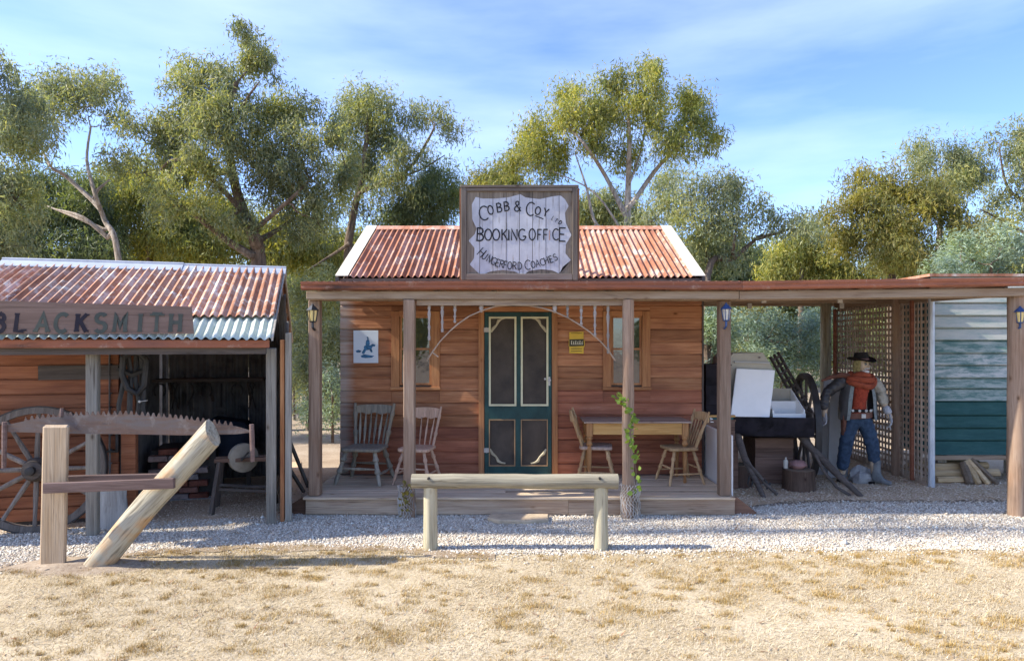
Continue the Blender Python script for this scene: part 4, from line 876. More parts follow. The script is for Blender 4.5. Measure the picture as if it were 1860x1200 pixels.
lab = {0: 'iron horseshoe hanging left of the long tongs under the shelf', 1: 'long iron tongs hanging on the left half of the tool shelf', 2: 'iron chain hook hanging under the middle of the tool shelf', 3: 'iron horseshoe hanging between the hook and the hammer', 4: 'iron hammer with long handle hanging from the tool shelf', 5: 'iron horseshoe hanging right of the hammer under the shelf', 6: 'iron tongs hanging last at the right end of the tool shelf'}
for i, (nm, k) in enumerate(tl):
    p = SL(290+i*28, 712, 2.26); w = SI.inverted() @ p; mb = MB()
    if k == 'U': mb.tube([(.07*math.cos(R(a)), 0, .02+.09*math.sin(R(a))) for a in range(-50, 231, 20)], .012, 6)
    elif k == 'X': mb.tube([(-.04, 0, -.22), (.01, 0, 0), (-.03, 0, .1), (-.01, 0, .13)], .01, 6).tube([(.04, .01, -.22), (-.01, .01, 0), (.03, .01, .1), (.01, .01, .13)], .01, 6)
    elif k == 'S': mb.tube([(.04*math.sin(a*.9), 0, .12-.06*a) for a in range(6)], .012, 6)
    else: mb.tube([(0, 0, .12), (0, 0, -.22)], .012, 6).box(-.06, .06, -.025, .025, -.26, -.2)
    o = mb.build(nm, M['black']); o.location = w; o.rotation_euler = (0, 0, SR); tag(o, lab[i], nm.replace('_', ' '), 'smithing tools hanging in the shed')
nb_ = thing('bellows', 'dark blue covered bellows behind the grindstone in the shed', 'bellows', SI.inverted() @ Vector((SL(415, 860, 2.0).x, 2.0, 0)), SR)
MB().prism([(-.28, .45), (.3, .4), (.34, .55), (.25, .88), (-.2, .95), (-.34, .7)], 1, -.2, .25).build('bag', M['navy'], nb_, local=True, bevel=.03)
for x in (-.25, .25): MB().bar((x, 0, 0), (x, 0, .46), .05, .05).build('leg', M['dark_wood_z'], nb_, local=True)
for k, (px, nm, lb) in enumerate(((505, 'ramp_board', 'red brown sloping board at the left end of the veranda deck'), (1374, 'ramp_board', 'red brown sloping board at the right end of the veranda deck'))):
    s = 1 if k == 0 else -1; xd = -2.3 if k == 0 else 2.476; X = U(px, 7.6)
    o = MB().prism([(xd-s*.004, -.02), (xd-s*.004, .19), (xd-s*.03, .2), (X, .03), (X, -.02)], 1, 7.6, 7.64).build(nm, M['wedge']); tag(o, lb, 'board', 'sloping boards at the deck ends')
# ================= saw display in front
YP = 5.82
ss = thing('saw_stand', 'saw display stand of an upright squared post, a leaning round log and two cross planks', 'display stand', (U(110, YP), YP, 0))
MB().add([(*P(71, 1040, YP-.03).xy, -.04), (*P(117, 1040, YP-.03).xy, -.04), (*P(123, 772, YP-.03).xy, V(773, YP)), (*P(77, 772, YP-.03).xy, V(773, YP)),
          (U(71, YP), YP+.03, -.04), (U(117, YP), YP+.03, -.04), (U(123, YP), YP+.03, V(772, YP)+.004), (U(77, YP), YP+.03, V(772, YP)+.004)], [(0, 1, 2, 3), (7, 6, 5, 4), (0, 4, 5, 1), (1, 5, 6, 2), (2, 6, 7, 3), (3, 7, 4, 0)]).build('upright_post', M['saw_post'], ss, bevel=.012)
A, B = P(172, 1042, YP+.03), P(384, 784, YP+.03); A.z = -.03
d = (B-A); r = .107; mb = MB(); n = 14; k = 9; vs = []
ax1 = Vector((0, 1, 0)); dn = d.normalized(); ax2 = dn.cross(ax1)
for i in range(k):
    t = i/(k-1); c = A+d*t+ax2*.012*math.sin(t*5)+ax1*0
    for j in range(n):
        a = 2*math.pi*j/n; q = r*(1+.05*math.sin(3*a+t*4)+RND.uniform(-.02, .02))
        off = ax1*math.cos(a)*q+ax2*math.sin(a)*q; sh_ = 0
        if i == k-1: sh_ = math.sin(a)*r*.55       # obliquely sawn upper end
        vs.append(c+off+dn*sh_)
MB().add(vs, [(i*n+j, i*n+(j+1) % n, (i+1)*n+(j+1) % n, (i+1)*n+j) for i in range(k-1) for j in range(n)]+[tuple(range(n-1, -1, -1)), tuple(range((k-1)*n, k*n))]).build('leaning_log', M['diag'], ss, smooth=True)
a, b = P(80, 886, YP-.12), P(317, 877, YP-.12); MB().bar(a, b, .04, .085).build('cross_plank', M['purple_plank'], ss, bevel=.004)
a, b = P(120, 872, YP+.17), P(300, 868, YP+.17); MB().bar(a, b, .04, .085).build('cross_plank', M['purple_plank'], ss, bevel=.004)
saw = thing('crosscut_saw', 'long rusty two man crosscut saw mounted teeth up behind the display posts', 'saw', P(230, 775, YP+.16))
ysw = YP+.16; N_ = 120; top = []; bot = []
vs = []; 
def sawtop(px): return np.interp(px, [4, 60, 110, 230, 330, 430, 456], [771, 759, 753, 750, 758, 772, 780])
def sawbot(px): return np.interp(px, [4, 60, 110, 230, 330, 430, 456], [784, 785, 787, 788, 790, 788, 785])
pxs = np.linspace(4, 456, 181)
for i, px in enumerate(pxs):
    u = i % 4; tooth = 0
    if 44 < px < 428: tooth = (0, 6.5, 6.5, 0)[u] if (i//4) % 5 != 4 else (0, 7.5, 1.5, 0)[u]
    vs.append((U(px, ysw), V(sawtop(px)-tooth+2, ysw))); 
vs2 = [(U(px, ysw), V(sawbot(px), ysw)) for px in pxs]
n = len(vs); av = [(x, ysw-.003, z) for x, z in vs]+[(x, ysw-.003, z) for x, z in vs2]+[(x, ysw+.003, z) for x, z in vs]+[(x, ysw+.003, z) for x, z in vs2]
fs = []
for i in range(n-1): fs += [(n+i, n+i+1, i+1, i), (2*n+i, 2*n+i+1, 3*n+i+1, 3*n+i), (i, i+1, 2*n+i+1, 2*n+i), (n+i+1, n+i, 3*n+i, 3*n+i+1)]
fs += [(0, 2*n, 3*n, n), (n-1, 2*n-1, 4*n-1, 3*n-1)]
MB().add(av, fs).build('blade', M['saw'], saw)
for pts in ([(8, 766), (8, 790), (7, 850)], [(457, 770), (458, 800), (459, 838)]):
    MB().tube([P(x, y, ysw-.01) for x, y in pts], [.02, .022, .018], 8).build('handle', M['purple_plank'], saw, smooth=True)
MB().tube([P(112, 757, ysw), P(112, 741, ysw)], [.018, .014], 8).build('grip', M['purple_plank'], saw, smooth=True)
for px in (98, 372): MB().tube([(U(px, ysw), ysw-.008, V(776, ysw)), (U(px, ysw), ysw+.008, V(776, ysw))], .014, 8).build('bolt', M['black'], saw)
# ================= hitching rail
YH = 6.3
hr = thing('hitching_rail', 'low treated pine hitching rail on two round posts in front of the deck', 'rail', (U(935, YH), YH, 0))
k = 10; MB().tube([(lerp(U(748, YH), U(1122, YH), i/k), YH+.0, V(873+math.sin(i*1.3)*.5+(.8 if i > 5 else 0), YH)) for i in range(k+1)], [.068*RND.uniform(.97, 1.04) for _ in range(k+1)], 14, True, .03).build('top_rail', M['rail_log'], hr, smooth=True)
for px in (781, 1090.5): MB().tube([(U(px, YH+.02)+(.004 if z else 0), YH+.02, z) for z in (-.05, .12, .3, .45, V(884, YH))], [.068, .067, .066, .065, .064], 14, True, .03).build('post', M['rail_post'], hr, smooth=True)
for px in (780, 1088): MB().tube([(U(px, YH), YH-.075, V(866, YH)), (U(px, YH), YH-.05, V(866, YH))], .013, 8).build('bolt', M['black'], hr)
so_ = MB().add([(x, y, z) for z in (.0, .052) for x, y in [(U(886, 7.35), 7.3), (U(905, 7.2), 7.19), (U(960, 7.2), 7.17), (U(996, 7.3), 7.24), (U(997, 7.45), 7.46), (U(890, 7.45), 7.47)]], [tuple(range(5, -1, -1)), tuple(range(6, 12))]+[(i, (i+1) % 6, 6+(i+1) % 6, 6+i) for i in range(6)]).build('stepping_stone', M['sandstone'], bevel=.012)
tag(so_, 'flat sandstone step lying in the gravel before the deck', 'stone')
# ================= veranda furniture
def turned(mb, a, b, r, bulbs=((.25, 1.3), (.6, 1.25)), n=9):
    pr = [(0, r*.75), (.1, r*.95)]
    for t, k in bulbs: pr += [(t-.07, r*.95), (t-.03, r*k), (t+.03, r*k), (t+.06, r*.8)]
    pr += [(.85, r*.9), (1, r*.65)]
    return mb.lathe(pr, a, b, n)
def make_chair(label, m, w=.42, d=.42, sh=.44, bh=.86, nsp=4, crest=.09, spread=.03, group='wooden chairs on the veranda', seatm=None, thick=1.0, bw=None):
    t = thing('wooden_chair', label, 'chair', (0, 0, 0), 0, group)
    pts = [(-w/2*.86, -d/2), (w/2*.86, -d/2), (w/2, -d/2+.06), (w/2*.92, d/2-.03), (w/2*.6, d/2), (-w/2*.6, d/2), (-w/2*.92, d/2-.03), (-w/2, -d/2+.06)]
    MB().prism(pts, 2, sh-.04, sh).build('seat', seatm or m, t, local=True, bevel=.01)
    ft = []
    for sx in (-1, 1):
        for sy in (-1, 1):
            a = Vector((sx*(w/2-.07), sy*(d/2-.07), sh-.038)); b = Vector((sx*(w/2-.0+spread), sy*(d/2-.0+spread), 0)); ft.append((a, b))
            turned(MB(), a, b, .02*thick).build('leg', m, t, local=True, smooth=True)
    def at(i, f): return ft[i][0].lerp(ft[i][1], f)
    for (i, j, f) in ((0, 2, .52), (0, 1, .68), (2, 3, .68), (1, 3, .52)): MB().lathe([(0, .008), (.5, .013*thick), (1, .008)], at(i, f), at(j, f), 7).build('stretcher', m, t, local=True, smooth=True)
    W2 = (bw or w)/2
    for sx in (-1, 1): turned(MB(), (sx*(W2-.05), d/2-.04, sh-.005), (sx*(W2+.01), d/2+.1, bh+.03), .018*thick, ((.3, 1.25), (.75, 1.2))).build('back_post', m, t, local=True, smooth=True)
    for i in range(nsp):
        x = (i+.5)/nsp*2-1; MB().lathe([(0, .007), (.35, .011*thick), (.5, .013*thick), (.7, .009*thick), (1, .007)], (x*(W2-.07), d/2-.035, sh-.005), (x*(W2-.03), d/2+.085, bh-crest+.01), 7).build('spindle', m, t, local=True, smooth=True)
    prof = []
    for i in range(13):
        x = (i/12*2-1); y = d/2+.09+.02*(1-x*x); prof.append((x*(W2+.005), y, bh-crest*.98+.012*math.cos(x*9), bh+.028*(1-x*x)**.5-.012))
    mb = MB(); vs = []
    for x, y, z0, z1 in prof: vs += [(x, y-.009, z0), (x, y-.009+.01, z1), (x, y+.009+.01, z1), (x, y+.009, z0)]
    mb.add(vs, [(i*4+j, i*4+(j+1) % 4, (i+1)*4+(j+1) % 4, (i+1)*4+j) for i in range(12) for j in range(4)]+[(0, 1, 2, 3), (51, 50, 49, 48)]).build('crest_rail', m, t, local=True, smooth=True)
    return t
c1 = make_chair('large grey weathered spindle back chair under the blue and white print', M['chair_grey'], .5, .46, .43, .9, 6, .1, .03, thick=1.45); c1.location = (U(664, 8.42), 8.4, DK); c1.rotation_euler = (0, 0, R(-9))
c2 = make_chair('pale pinkish spindle back chair beside the left middle veranda post', M['chair_pink'], .4, .4, .43, .87, 4, .12, .03); c2.location = (U(758, 8.36), 8.36, DK); c2.rotation_euler = (0, 0, R(-12))
c3 = make_chair('pine chair at the left end of the table by the door', M['chair_pine'], .4, .4, .44, .85, 4, .1, .03, seatm=M['table_top']); c3.location = (U(1083, 8.42), 8.46, DK); c3.rotation_euler = (0, 0, R(82))
c4 = make_chair('pine chair at the right end of the table by the white panel', M['chair_pine'], .38, .38, .44, .84, 4, .09, .03, seatm=M['chair_pine']); c4.location = (U(1233, 8.4), 8.36, DK); c4.rotation_euler = (0, 0, R(-80))
tb = thing('table', 'pine kitchen table with turned legs and weathered top under the right window', 'table', (1.52, 8.5, DK))
hx_, hy_ = .65, .27
for i in range(4): MB().box(-hx_, hx_, -hy_+i*hy_/2+.001, -hy_+(i+1)*hy_/2-.001, .73, .752, .0015).build('top_board', M['table_top'], tb, local=True, bevel=.003)
for y in (-hy_+.04, hy_-.06): MB().box(-hx_+.11, hx_-.11, y, y+.02, .59, .728).build('apron', M['table_pine'], tb, local=True, bevel=.002)
for x in (-hx_+.06, hx_-.08): MB().box(x, x+.02, -hy_+.1, hy_-.1, .59, .728).build('apron', M['table_pine'], tb, local=True)
for sx in (-1, 1):
    for sy in (-1, 1):
        X, Y_ = sx*(hx_-.07), sy*(hy_-.065)
        MB().box(X-.036, X+.036, Y_-.036, Y_+.036, .57, .729).lathe([(0, .03), (.05, .038), (.1, .024), (.17, .04), (.22, .022), (.3, .03), (.6, .027), (.9, .017), (.95, .022), (1, .018)], (X, Y_, .572), (X, Y_, 0), 12).build('leg', M['table_leg'], tb, local=True, smooth=True)
pr_ = thing('wall_print', 'blue and white print of a rider on a horse on the board wall', 'poster', P(664.5, 630, YW-.02))
x0, x1, z0, z1 = U(642, YW-.02), U(687, YW-.02), V(659, YW-.02), V(600, YW-.02)
MB().box(x0, x1, YW-.022, YW-.014, z0, z1).build('sheet', M['print_paper'], pr_, bevel=.002)
def blob(pts, m, par, y, name='print_mark'):
    vs = [(U(a, YW-.02), y, V(b, YW-.02)) for a, b in pts]; n = len(vs)
    MB().add(vs+[(v[0], y+.0012, v[2]) for v in vs], [tuple(range(n)), tuple(range(2*n-1, n-1, -1))]+[(i, (i+1) % n, n+(i+1) % n, n+i) for i in range(n)]).build(name, m, par)
yq = YW-.0236
blob([(661, 629), (666, 625), (673, 627), (677, 624), (682, 626), (681, 629), (677, 629), (675, 633), (677, 639), (674, 640), (671, 635), (665, 636), (662, 642), (659, 641), (661, 636)], M['print_blue'], pr_, yq)
blob([(664, 625), (665, 619), (668, 615), (671, 618), (672, 625), (668, 628)], M['print_blue'], pr_, yq-.0003)
blob([(646, 637), (651, 635), (657, 637), (654, 640), (648, 640)], M['print_blue'], pr_, yq)
blob([(655, 646), (662, 643), (672, 645), (680, 646), (676, 649), (664, 650), (657, 649)], M['print_blue'], pr_, yq)
blob([(667, 615), (666, 611), (669, 612), (670, 616)], M['print_blue'], pr_, yq-.0006)
blob([(657, 640), (661, 634), (663, 636), (660, 644)], M['print_blue'], pr_, yq-.0004)
ye = thing('enamel_sign', 'small yellow enamel sign with black band right of the door', 'sign', P(1047, 622, YW-.02))
MB().prism([(U(a, YW-.02), V(b, YW-.02)) for a, b in [(1034, 603), (1060, 602), (1060, 617), (1062, 619), (1062, 629), (1060, 631), (1060, 642), (1034, 641), (1034, 630), (1033, 628), (1033, 618), (1034, 615)]], 1, YW-.024, YW-.014).build('plate', M['yellow'], ye)
blob([(1034, 616), (1060, 615.5), (1061, 628), (1034, 629)], M['dark_print'], ye, YW-.0256, 'band')
for a in range(6): 
    x = 1037+a*3.8; blob([(x, 626), (x+.8, 618+(a % 2)*2), (x+2.2, 619), (x+1.6, 622), (x+2.8, 626), (x+1.4, 625)], M['pale_print'], ye, YW-.027)
for py in (604.5, 632.5, 637): blob([(1037, py), (1057, py), (1057, py+1), (1037, py+1)], M['dark_print'], ye, YW-.0252)
# lanterns
def lantern(label, px, py0, py1, Y, body, gl, s=1.0):
    o = thing('coach_lantern', label, 'lantern', P(px, (py0+py1)/2, Y), 0, 'coach lanterns on the veranda posts')
    h = (py1-py0)/F*Y; z0 = -h/2
    def pyr(zb, zt, rb, rt, nm, m): MB().lathe([(0, rb), (1, rt)], (0, 0, zb), (0, 0, zt), 6).build(nm, m, o, local=True)
    pyr(z0+h*.78, z0+h*.95, .075*s, .02*s, 'roof', body); MB().sphere((0, 0, z0+h*.97), .014*s, 8, 6).build('finial', body, o, local=True)
    pyr(z0+h*.4, z0+h*.775, .036*s, .055*s, 'glass', gl); pyr(z0+h*.36, z0+h*.4, .03*s, .045*s, 'base', body)
    for i in range(6):
        a = i*math.pi/3; MB().tube([(.038*s*math.cos(a), .038*s*math.sin(a), z0+h*.4), (.058*s*math.cos(a), .058*s*math.sin(a), z0+h*.78)], .005*s, 5).build('bar', body, o, local=True)
    MB().tube([(0, 0, z0+h*.38), (0, .0, z0+h*.2), (0, .05, z0+h*.12), (0, .1, z0+h*.1)], .014*s, 7).box(-.03*s, .03*s, .085, .1, z0, z0+h*.22).build('wall_bracket', body, o, local=True)
lantern('black coach lantern with amber glass on the left end veranda post', 568, 552, 604, 7.5, M['lamp_black'], M['lamp_glass'])
lantern('blue coach lantern with pale glass on the right end veranda post', 1319, 550, 602, 7.5, M['lamp_blue'], M['lamp_glass_grey'], .85)
lantern('blue coach lantern on the big carport post at the far right', 1853, 556, 604, 7.45, M['lamp_blue'], M['lamp_glass'], .85)
# wire netting round the feet of the two middle posts
def netting(label, px, z1, r):
    X, Y_ = U(px, 7.46), 7.46; mb = MB(); nk = 9; nl = int((z1)/.035)
    o = thing('wire_netting', label, 'netting', (X, Y_, 0), 0, 'netting round the post feet')
    for s in (-1, 1):
        for i in range(nk*2):
            pts = []
            for j in range(nl+1):
                a = 2*math.pi*(i+s*j*.5)/(nk*2)+.3*math.sin(j*.8); rr = r*(1+.12*math.sin(j*1.3+i)); pts.append((rr*math.cos(a), rr*math.sin(a), j*z1/nl))
            mb.tube(pts, .0034, 3, False)
    mb.build('mesh', M['wire'], o, local=True); return o
netting('wire netting sleeve with reddish leaves round the left middle post foot', 739, .36, .09)
netting('wire netting sleeve round the foot of the vine covered post', 1145, .38, .1)
def leafshape(s):
    pts = [(0, 0), (.35, .2), (.42, .5), (.25, .75), (0, 1), (-.25, .75), (-.42, .5), (-.35, .2)]
    return [(x*s, .12*s*abs(x), y*s) for x, y in pts]
LM = {}
def vine(name, label, pts, n, m, s, Y, jit, stem_r=.006):
    o = thing(name, label, 'plant', (pts[0][0], pts[0][1], 0))
    inv = WM[o.name].inverted()
    MB().tube(pts, stem_r, 6, True, .2).build('stem', M['bark_dark'], o, smooth=True)
    if (name, 0) not in LM:
        for k in range(3): LM[(name, k)] = MB().add(leafshape(s*(.75+.3*k)), [(0, 1, 2, 3, 4), (0, 4, 5, 6, 7)]).mesh('leaf', m)
    for i in range(n):
        t = RND.random()**.8*(len(pts)-1); a = int(min(t, len(pts)-2)); p = Vector(pts[a]).lerp(Vector(pts[a+1]), t-a)+Vector((RND.uniform(-jit, jit), RND.uniform(-.12, -.02), RND.uniform(-jit, jit)))
        link('leaf', LM[(name, RND.randrange(3))], o, inv @ p, (RND.uniform(-2.2, .6), RND.uniform(-1.2, 1.2), RND.uniform(-1.5, 1.5)))
    return o
vine('climbing_vine', 'green climbing vine winding up the right middle veranda post', [P(1152, 905, 7.4), P(1156, 860, 7.38), P(1150, 820, 7.38), P(1138, 790, 7.37), P(1150, 765, 7.37), P(1140, 745, 7.37), P(1130, 728, 7.36), P(1116, 718, 7.38)], 85, M['leaf_vine'], .05, 7.4, .045)
vine('netted_vine', 'small reddish vine growing inside the netting at the left middle post', [P(739, 935, 7.4), P(736, 915, 7.38), P(742, 895, 7.38), P(738, 878, 7.38)], 34, M['leaf_rust'], .04, 7.4, .05)
# ================= carport
cp = thing('carport', 'open timber carport with long rusty gutter joined to the right end of the office', 'carport', (4.2, 9.5, 0))
xe = U(1990, 7.4)
gutter(2.474, xe, 2.488, 2.535, cp)
MB().bar((2.474, 7.445, 2.432), (xe, 7.445, 2.478), .05, .09).build('beam', M['beam'], cp, bevel=.004)
MB().bar((2.474, 7.62, 2.43), (xe, 7.62, 2.476), .2, .085).build('beam', M['rafter'], cp)
sheets(cp, 2.48, 5.62, (7.36, 2.562), (11.9, 2.70), 5, M['roof_shed'], nseg=2, amp=.012)
for Y_ in (9.0, 10.4, 11.75): MB().box(2.46, 5.6, Y_-.04, Y_+.04, 2.5+(Y_-9)*.02, 2.585+(Y_-9)*.025).build('purlin', M['beam'], cp)
MB().bar((5.58, 7.73, 2.52), (5.55, 11.7, 2.6), .07, .16).build('edge_beam', M['rafter'], cp)
for x in (3.1, 3.9, 4.7): MB().bar((x, 7.73, 2.535), (x, 11.7, 2.635), .05, .05).build('rafter', M['rafter'], cp)
for x, Y_ in ((3.3, 9.0), (4.3, 9.0), (5.0, 10.4), (3.6, 10.4)): MB().bar((x, Y_-.05, 2.52), (x, Y_-.045, 2.44), .06, .03).build('bolt_plate', M['hinge'], cp)
post('post', 1847, 30, 7.55, -.05, 2.44, M['post'], cp, 0, .04)
post('post', 1630, 19, 9.83, -.05, 2.55, M['post'], cp)
post('post', 1500, 18, 11.7, -.05, 2.6, M['rail_post'], cp)
MB().tube([(5.56, 9.05, -.03), (5.56, 9.05, 1.3), (5.56, 9.05, 2.52)], [.042, .04, .038], 12).build('steel_post', M['zinc'], cp, smooth=True)
# lattice
lt = thing('lattice_screen', 'brown square lattice screen closing the right side of the carport', 'lattice', (5.55, 10.4, 0))
z0, z1 = .06, 2.5
def lpanel(y0, y1):
    y = y0+.03
    m1 = MB().box(-.008, .0, -.018, .018, 0, z1-z0).mesh('lath', M['lath']); 
    while y < y1-.02:
        link('lath', m1, lt, (5.545-5.55, y-10.4+RND.uniform(-.004, .004), z0), (RND.uniform(-.004, .004), 0, 0)); y += .088
    z = z0+.03; m2 = MB().box(0, .008, 0, y1-y0, -.018, .018).mesh('lath', M['lath_h'])
    while z < z1-.02:
        link('lath', m2, lt, (5.547-5.55, y0-10.4, z+RND.uniform(-.004, .004))); z += .088
lpanel(9.12, 9.76); lpanel(9.92, 11.72)
for Y0, Y1 in ((9.1, 9.74), (9.92, 11.64)):
    for zz, hh in ((.02, .1), (2.46, .06), (1.2, .07)):
        if zz == 1.2 and Y0 > 9.5: continue
        MB().box(5.556, 5.59, Y0+.0, Y1, zz, zz+hh).build('frame_rail', M['lath_h'], lt)
for Y_ in (9.42, 11.68): MB().box(5.5, 5.544, Y_-.02, Y_+.02, .03, 2.5).build('frame_stile', M['board_red'], lt)
# green hut
YG = 9.3
gh = thing('green_hut', 'raised hut of flaking green weatherboards beyond the lattice at the far right', 'building', (7, YG, 0))
gx0, gx1 = 5.72, 9.2; zb = .4; i = 0
tops = [('hut_green', .2), ('hut_green', .165), ('hut_green', .17), ('hut_green', .185), ('hut_faded', .17), ('hut_faded', .14), ('hut_mid', .17), ('hut_mid', .16), ('hut_faded', .17), ('hut_pale', .165), ('hut_pale', .165), ('hut_pale', .17), ('hut_pale', .17), ('hut_pale', .17)]
for m, h in tops:
    h *= 1.02; MB().prism([(YG+.03, zb), (YG-.03, zb+.0), (YG-.006, zb+h-.024), (YG+.022, zb+h-.018), (YG+.022, zb+h), (YG+.03, zb+h)], 0, gx0, gx1).build('weatherboard', M[m], gh); zb += h
MB().box(gx0+.01, gx1, YG+.031, 10.2, .4, zb).build('wall', M['hut_green'], gh)
MB().box(gx0-.05, gx1+.1, YG-.03, 10.3, zb+.004, zb+.04).build('roof', M['roof_rust'], gh)
MB().box(gx0, gx1, YG-.012, YG+.028, .33, .388, .002).build('bottom_plate', M['beam'], gh)
for x in (gx0+.25, gx0+1.6, gx0+3):
    for Y_ in (YG+.2, YG+.75): MB().tube([(x, Y_, -.03), (x, Y_, .4)], .07, 10).build('stump', M['post_grey'], gh)
# firewood under the hut
rw = random.Random(4)
wl = ['long pale split log in the stack under the green hut']
fz = {}
for i in range(17):
    lay = 0 if i < 7 else (1 if i < 13 else 2); k = i if lay == 0 else (i-7 if lay == 1 else i-13)
    y = YG+.0+k*.13+lay*.06; z = .05+lay*.085; ln = rw.uniform(.75, 1.0); r = rw.uniform(.04, .055)
    mb = MB().tube([(-ln/2, 0, 0), (0, rw.uniform(-.01, .01), rw.uniform(-.01, .01)), (ln/2, 0, 0)], [r, r*1.05, r*.95], 6, True, .18)
    o = mb.build('firewood_log', M['firewood' if rw.random() < .7 else 'firewood_dark']); o.location = (gx0+.47+rw.uniform(-.06, .06), y, z); o.rotation_euler = (rw.uniform(0, 3), rw.uniform(-.03, .03), rw.uniform(-.06, .06))
    tag(o, 'split log lying in the low firewood stack under the green hut', 'firewood', 'firewood stacked under the hut')
for i, (px, lb) in enumerate(((1762, 'short grey log standing on end left of the leaning firewood'), (1778, 'orange brown split log leaning on the firewood stack end'), (1795, 'pale split log leaning outward right of the orange one'), (1812, 'thin log leaning furthest right under the green hut'))):
    A = Vector((U(px, 9.2), 9.2, .02)); B = A+Vector((-.02-.09*i, .12, .27+.02*i)); r = .05-.006*i
    o = MB().tube([A, (A+B)/2, B], [r, r*1.08, r], 7, True, .15).build('firewood_log', M['firewood' if i in (1, 2) else 'firewood_dark']); tag(o, lb, 'firewood', 'firewood stacked under the hut')
# panels
o = MB().box(2.5, 2.52, 7.78, 9.1, .03, .86, .0).build('white_sheet', M['white_panel'], bevel=.003); tag(o, 'white sheet standing on edge against the right end of the deck', 'panel', 'loose sheets in the carport')
for i, (pts, Y0, Y1, lb) in enumerate(((((1497, 690), (1530, 688), (1526, 862), (1482, 862)), 10.0, 9.75, 'grey white sheet leaning behind the left arm of the cowboy mannequin'), (((1508, 705), (1545, 700), (1540, 866), (1504, 868)), 9.72, 9.5, 'narrower pale sheet leaning in front behind the cowboy mannequin'))):
    c = [P(pts[0][0], pts[0][1], Y0), P(pts[1][0], pts[1][1], Y0), P(pts[2][0], pts[2][1], Y1), P(pts[3][0], pts[3][1], Y1)]
    zmin = min(p.z for p in c)
    for p in c[2:]: p.z = max(.015, p.z)
    o = MB().add(c+[p+Vector((0, .025, 0)) for p in c], [(0, 1, 2, 3), (7, 6, 5, 4), (0, 4, 5, 1), (1, 5, 6, 2), (2, 6, 7, 3), (3, 7, 4, 0)]).build('leaning_sheet', M['grey_panel']); tag(o, lb, 'panel', 'loose sheets in the carport')
# cart
cr = thing('horse_cart', 'dark two wheeled horse cart with its shafts resting on the carport floor', 'cart', (3.5, 9.6, 0), R(-10))
CI = (Matrix.Translation((3.5, 9.6, 0)) @ Matrix.Rotation(R(-10), 4, 'Z')).inverted()
bx0, bx1, by0, by1 = -.62, .5, -.72, .8
for i in range(8): MB().box(bx0+i*.14, bx0+i*.14+.136, by0, by1, .8, .83).build('floor_board', M['dark_wood'], cr, local=True)
MB().box(bx0-.02, bx1+.02, by0-.025, by0-.003, .7, .95, .004).build('front_board', M['black_cloth'], cr, local=True, bevel=.008)
for x in (bx0-.023, bx1+.003): MB().box(x, x+.02, by0, by1, .8, 1.0).build('side_board', M['dark_wood'], cr, local=True)
cl = MB(); nn = 16; vs = []
for j in range(5):
    for i in range(nn+1): vs.append((bx0-.03+(bx1-bx0+.06)*i/nn, by0-.035-.012*math.sin(i*1.7)-.01*j*math.sin(i*.9+j), .955-.2*j/4-.03*math.sin(math.pi*i/nn)*(j/4)))
cl.add(vs, [(j*(nn+1)+i, j*(nn+1)+i+1, (j+1)*(nn+1)+i+1, (j+1)*(nn+1)+i) for j in range(4) for i in range(nn)]).build('cloth_drape', M['black_cloth'], cr, local=True, smooth=True)
MB().box(bx0, bx1, -.04, .04, .68, .76).build('axle', M['dark_wood'], cr, local=True)
for x in (bx0-.1, bx1+.09):
    wh = bpy.data.objects.new('wheel', None); C.objects.link(wh); wh.parent = cr; wh.location = (x, .02, 0); wh.rotation_euler = (0, 0, R(90))
    wheel(wh, .75, 12, .07, (M['dark_wood'], M['dark_wood_z'], M['black'], M['dark_wood']), .11, .26)
def cw(v): return CI @ Vector(v)
for k, (pts, rr) in enumerate(([[P(1338, 785, 9.0), P(1352, 830, 8.75), P(1372, 870, 8.6), P(1388, 905, 8.42)], .04], [[P(1446, 780, 9.0), P(1475, 815, 8.85), P(1520, 860, 8.66), P(1566, 903, 8.48)], .045])):
    MB().tube([cw(p) for p in pts], [rr*1.3, rr*1.1, rr, rr*.7], 10).build('shaft', M['dark_wood'], cr, local=True, smooth=True)
MB().tube([cw(p) for p in (P(1352, 835, 8.7), P(1375, 858, 8.6), P(1392, 880, 8.5), P(1412, 898, 8.45))], .022, 7).build('swingletree', M['dark_wood'], cr, local=True, smooth=True)
MB().tube([cw(p) for p in (P(1478, 820, 8.8), P(1496, 855, 8.65), P(1520, 885, 8.55), P(1545, 900, 8.5))], .02, 7).build('swingletree', M['dark_wood'], cr, local=True, smooth=True)
for pts in ([(1362, 862), (1358, 878), (1364, 884), (1368, 872)], [(1388, 870), (1396, 880), (1392, 888), (1400, 876)]):
    MB().tube([cw(P(a, b, 8.5)) for a, b in pts], .012, 6).build('chain', M['black'], cr, local=True)
# slatted rave leaning at the right of the cart
a0, a1 = P(1399, 648, 9.75), P(1466, 768, 9.15); off = Vector((.13, .04, .07))
for k in range(3):
    o_ = off*(k/2)*.95; MB().bar(cw(a0+o_), cw(a1+o_), .025, .035).build('slat', M['dark_wood'], cr, local=True)
for i in range(9):
    t = .06+i*.11; p = a0.lerp(a1, t); MB().bar(cw(p-off*.1), cw(p+off*1.05), .025, .035).build('rung', M['dark_wood'], cr, local=True)
for x, y, z, s, m, nm, lb in ():
    pass
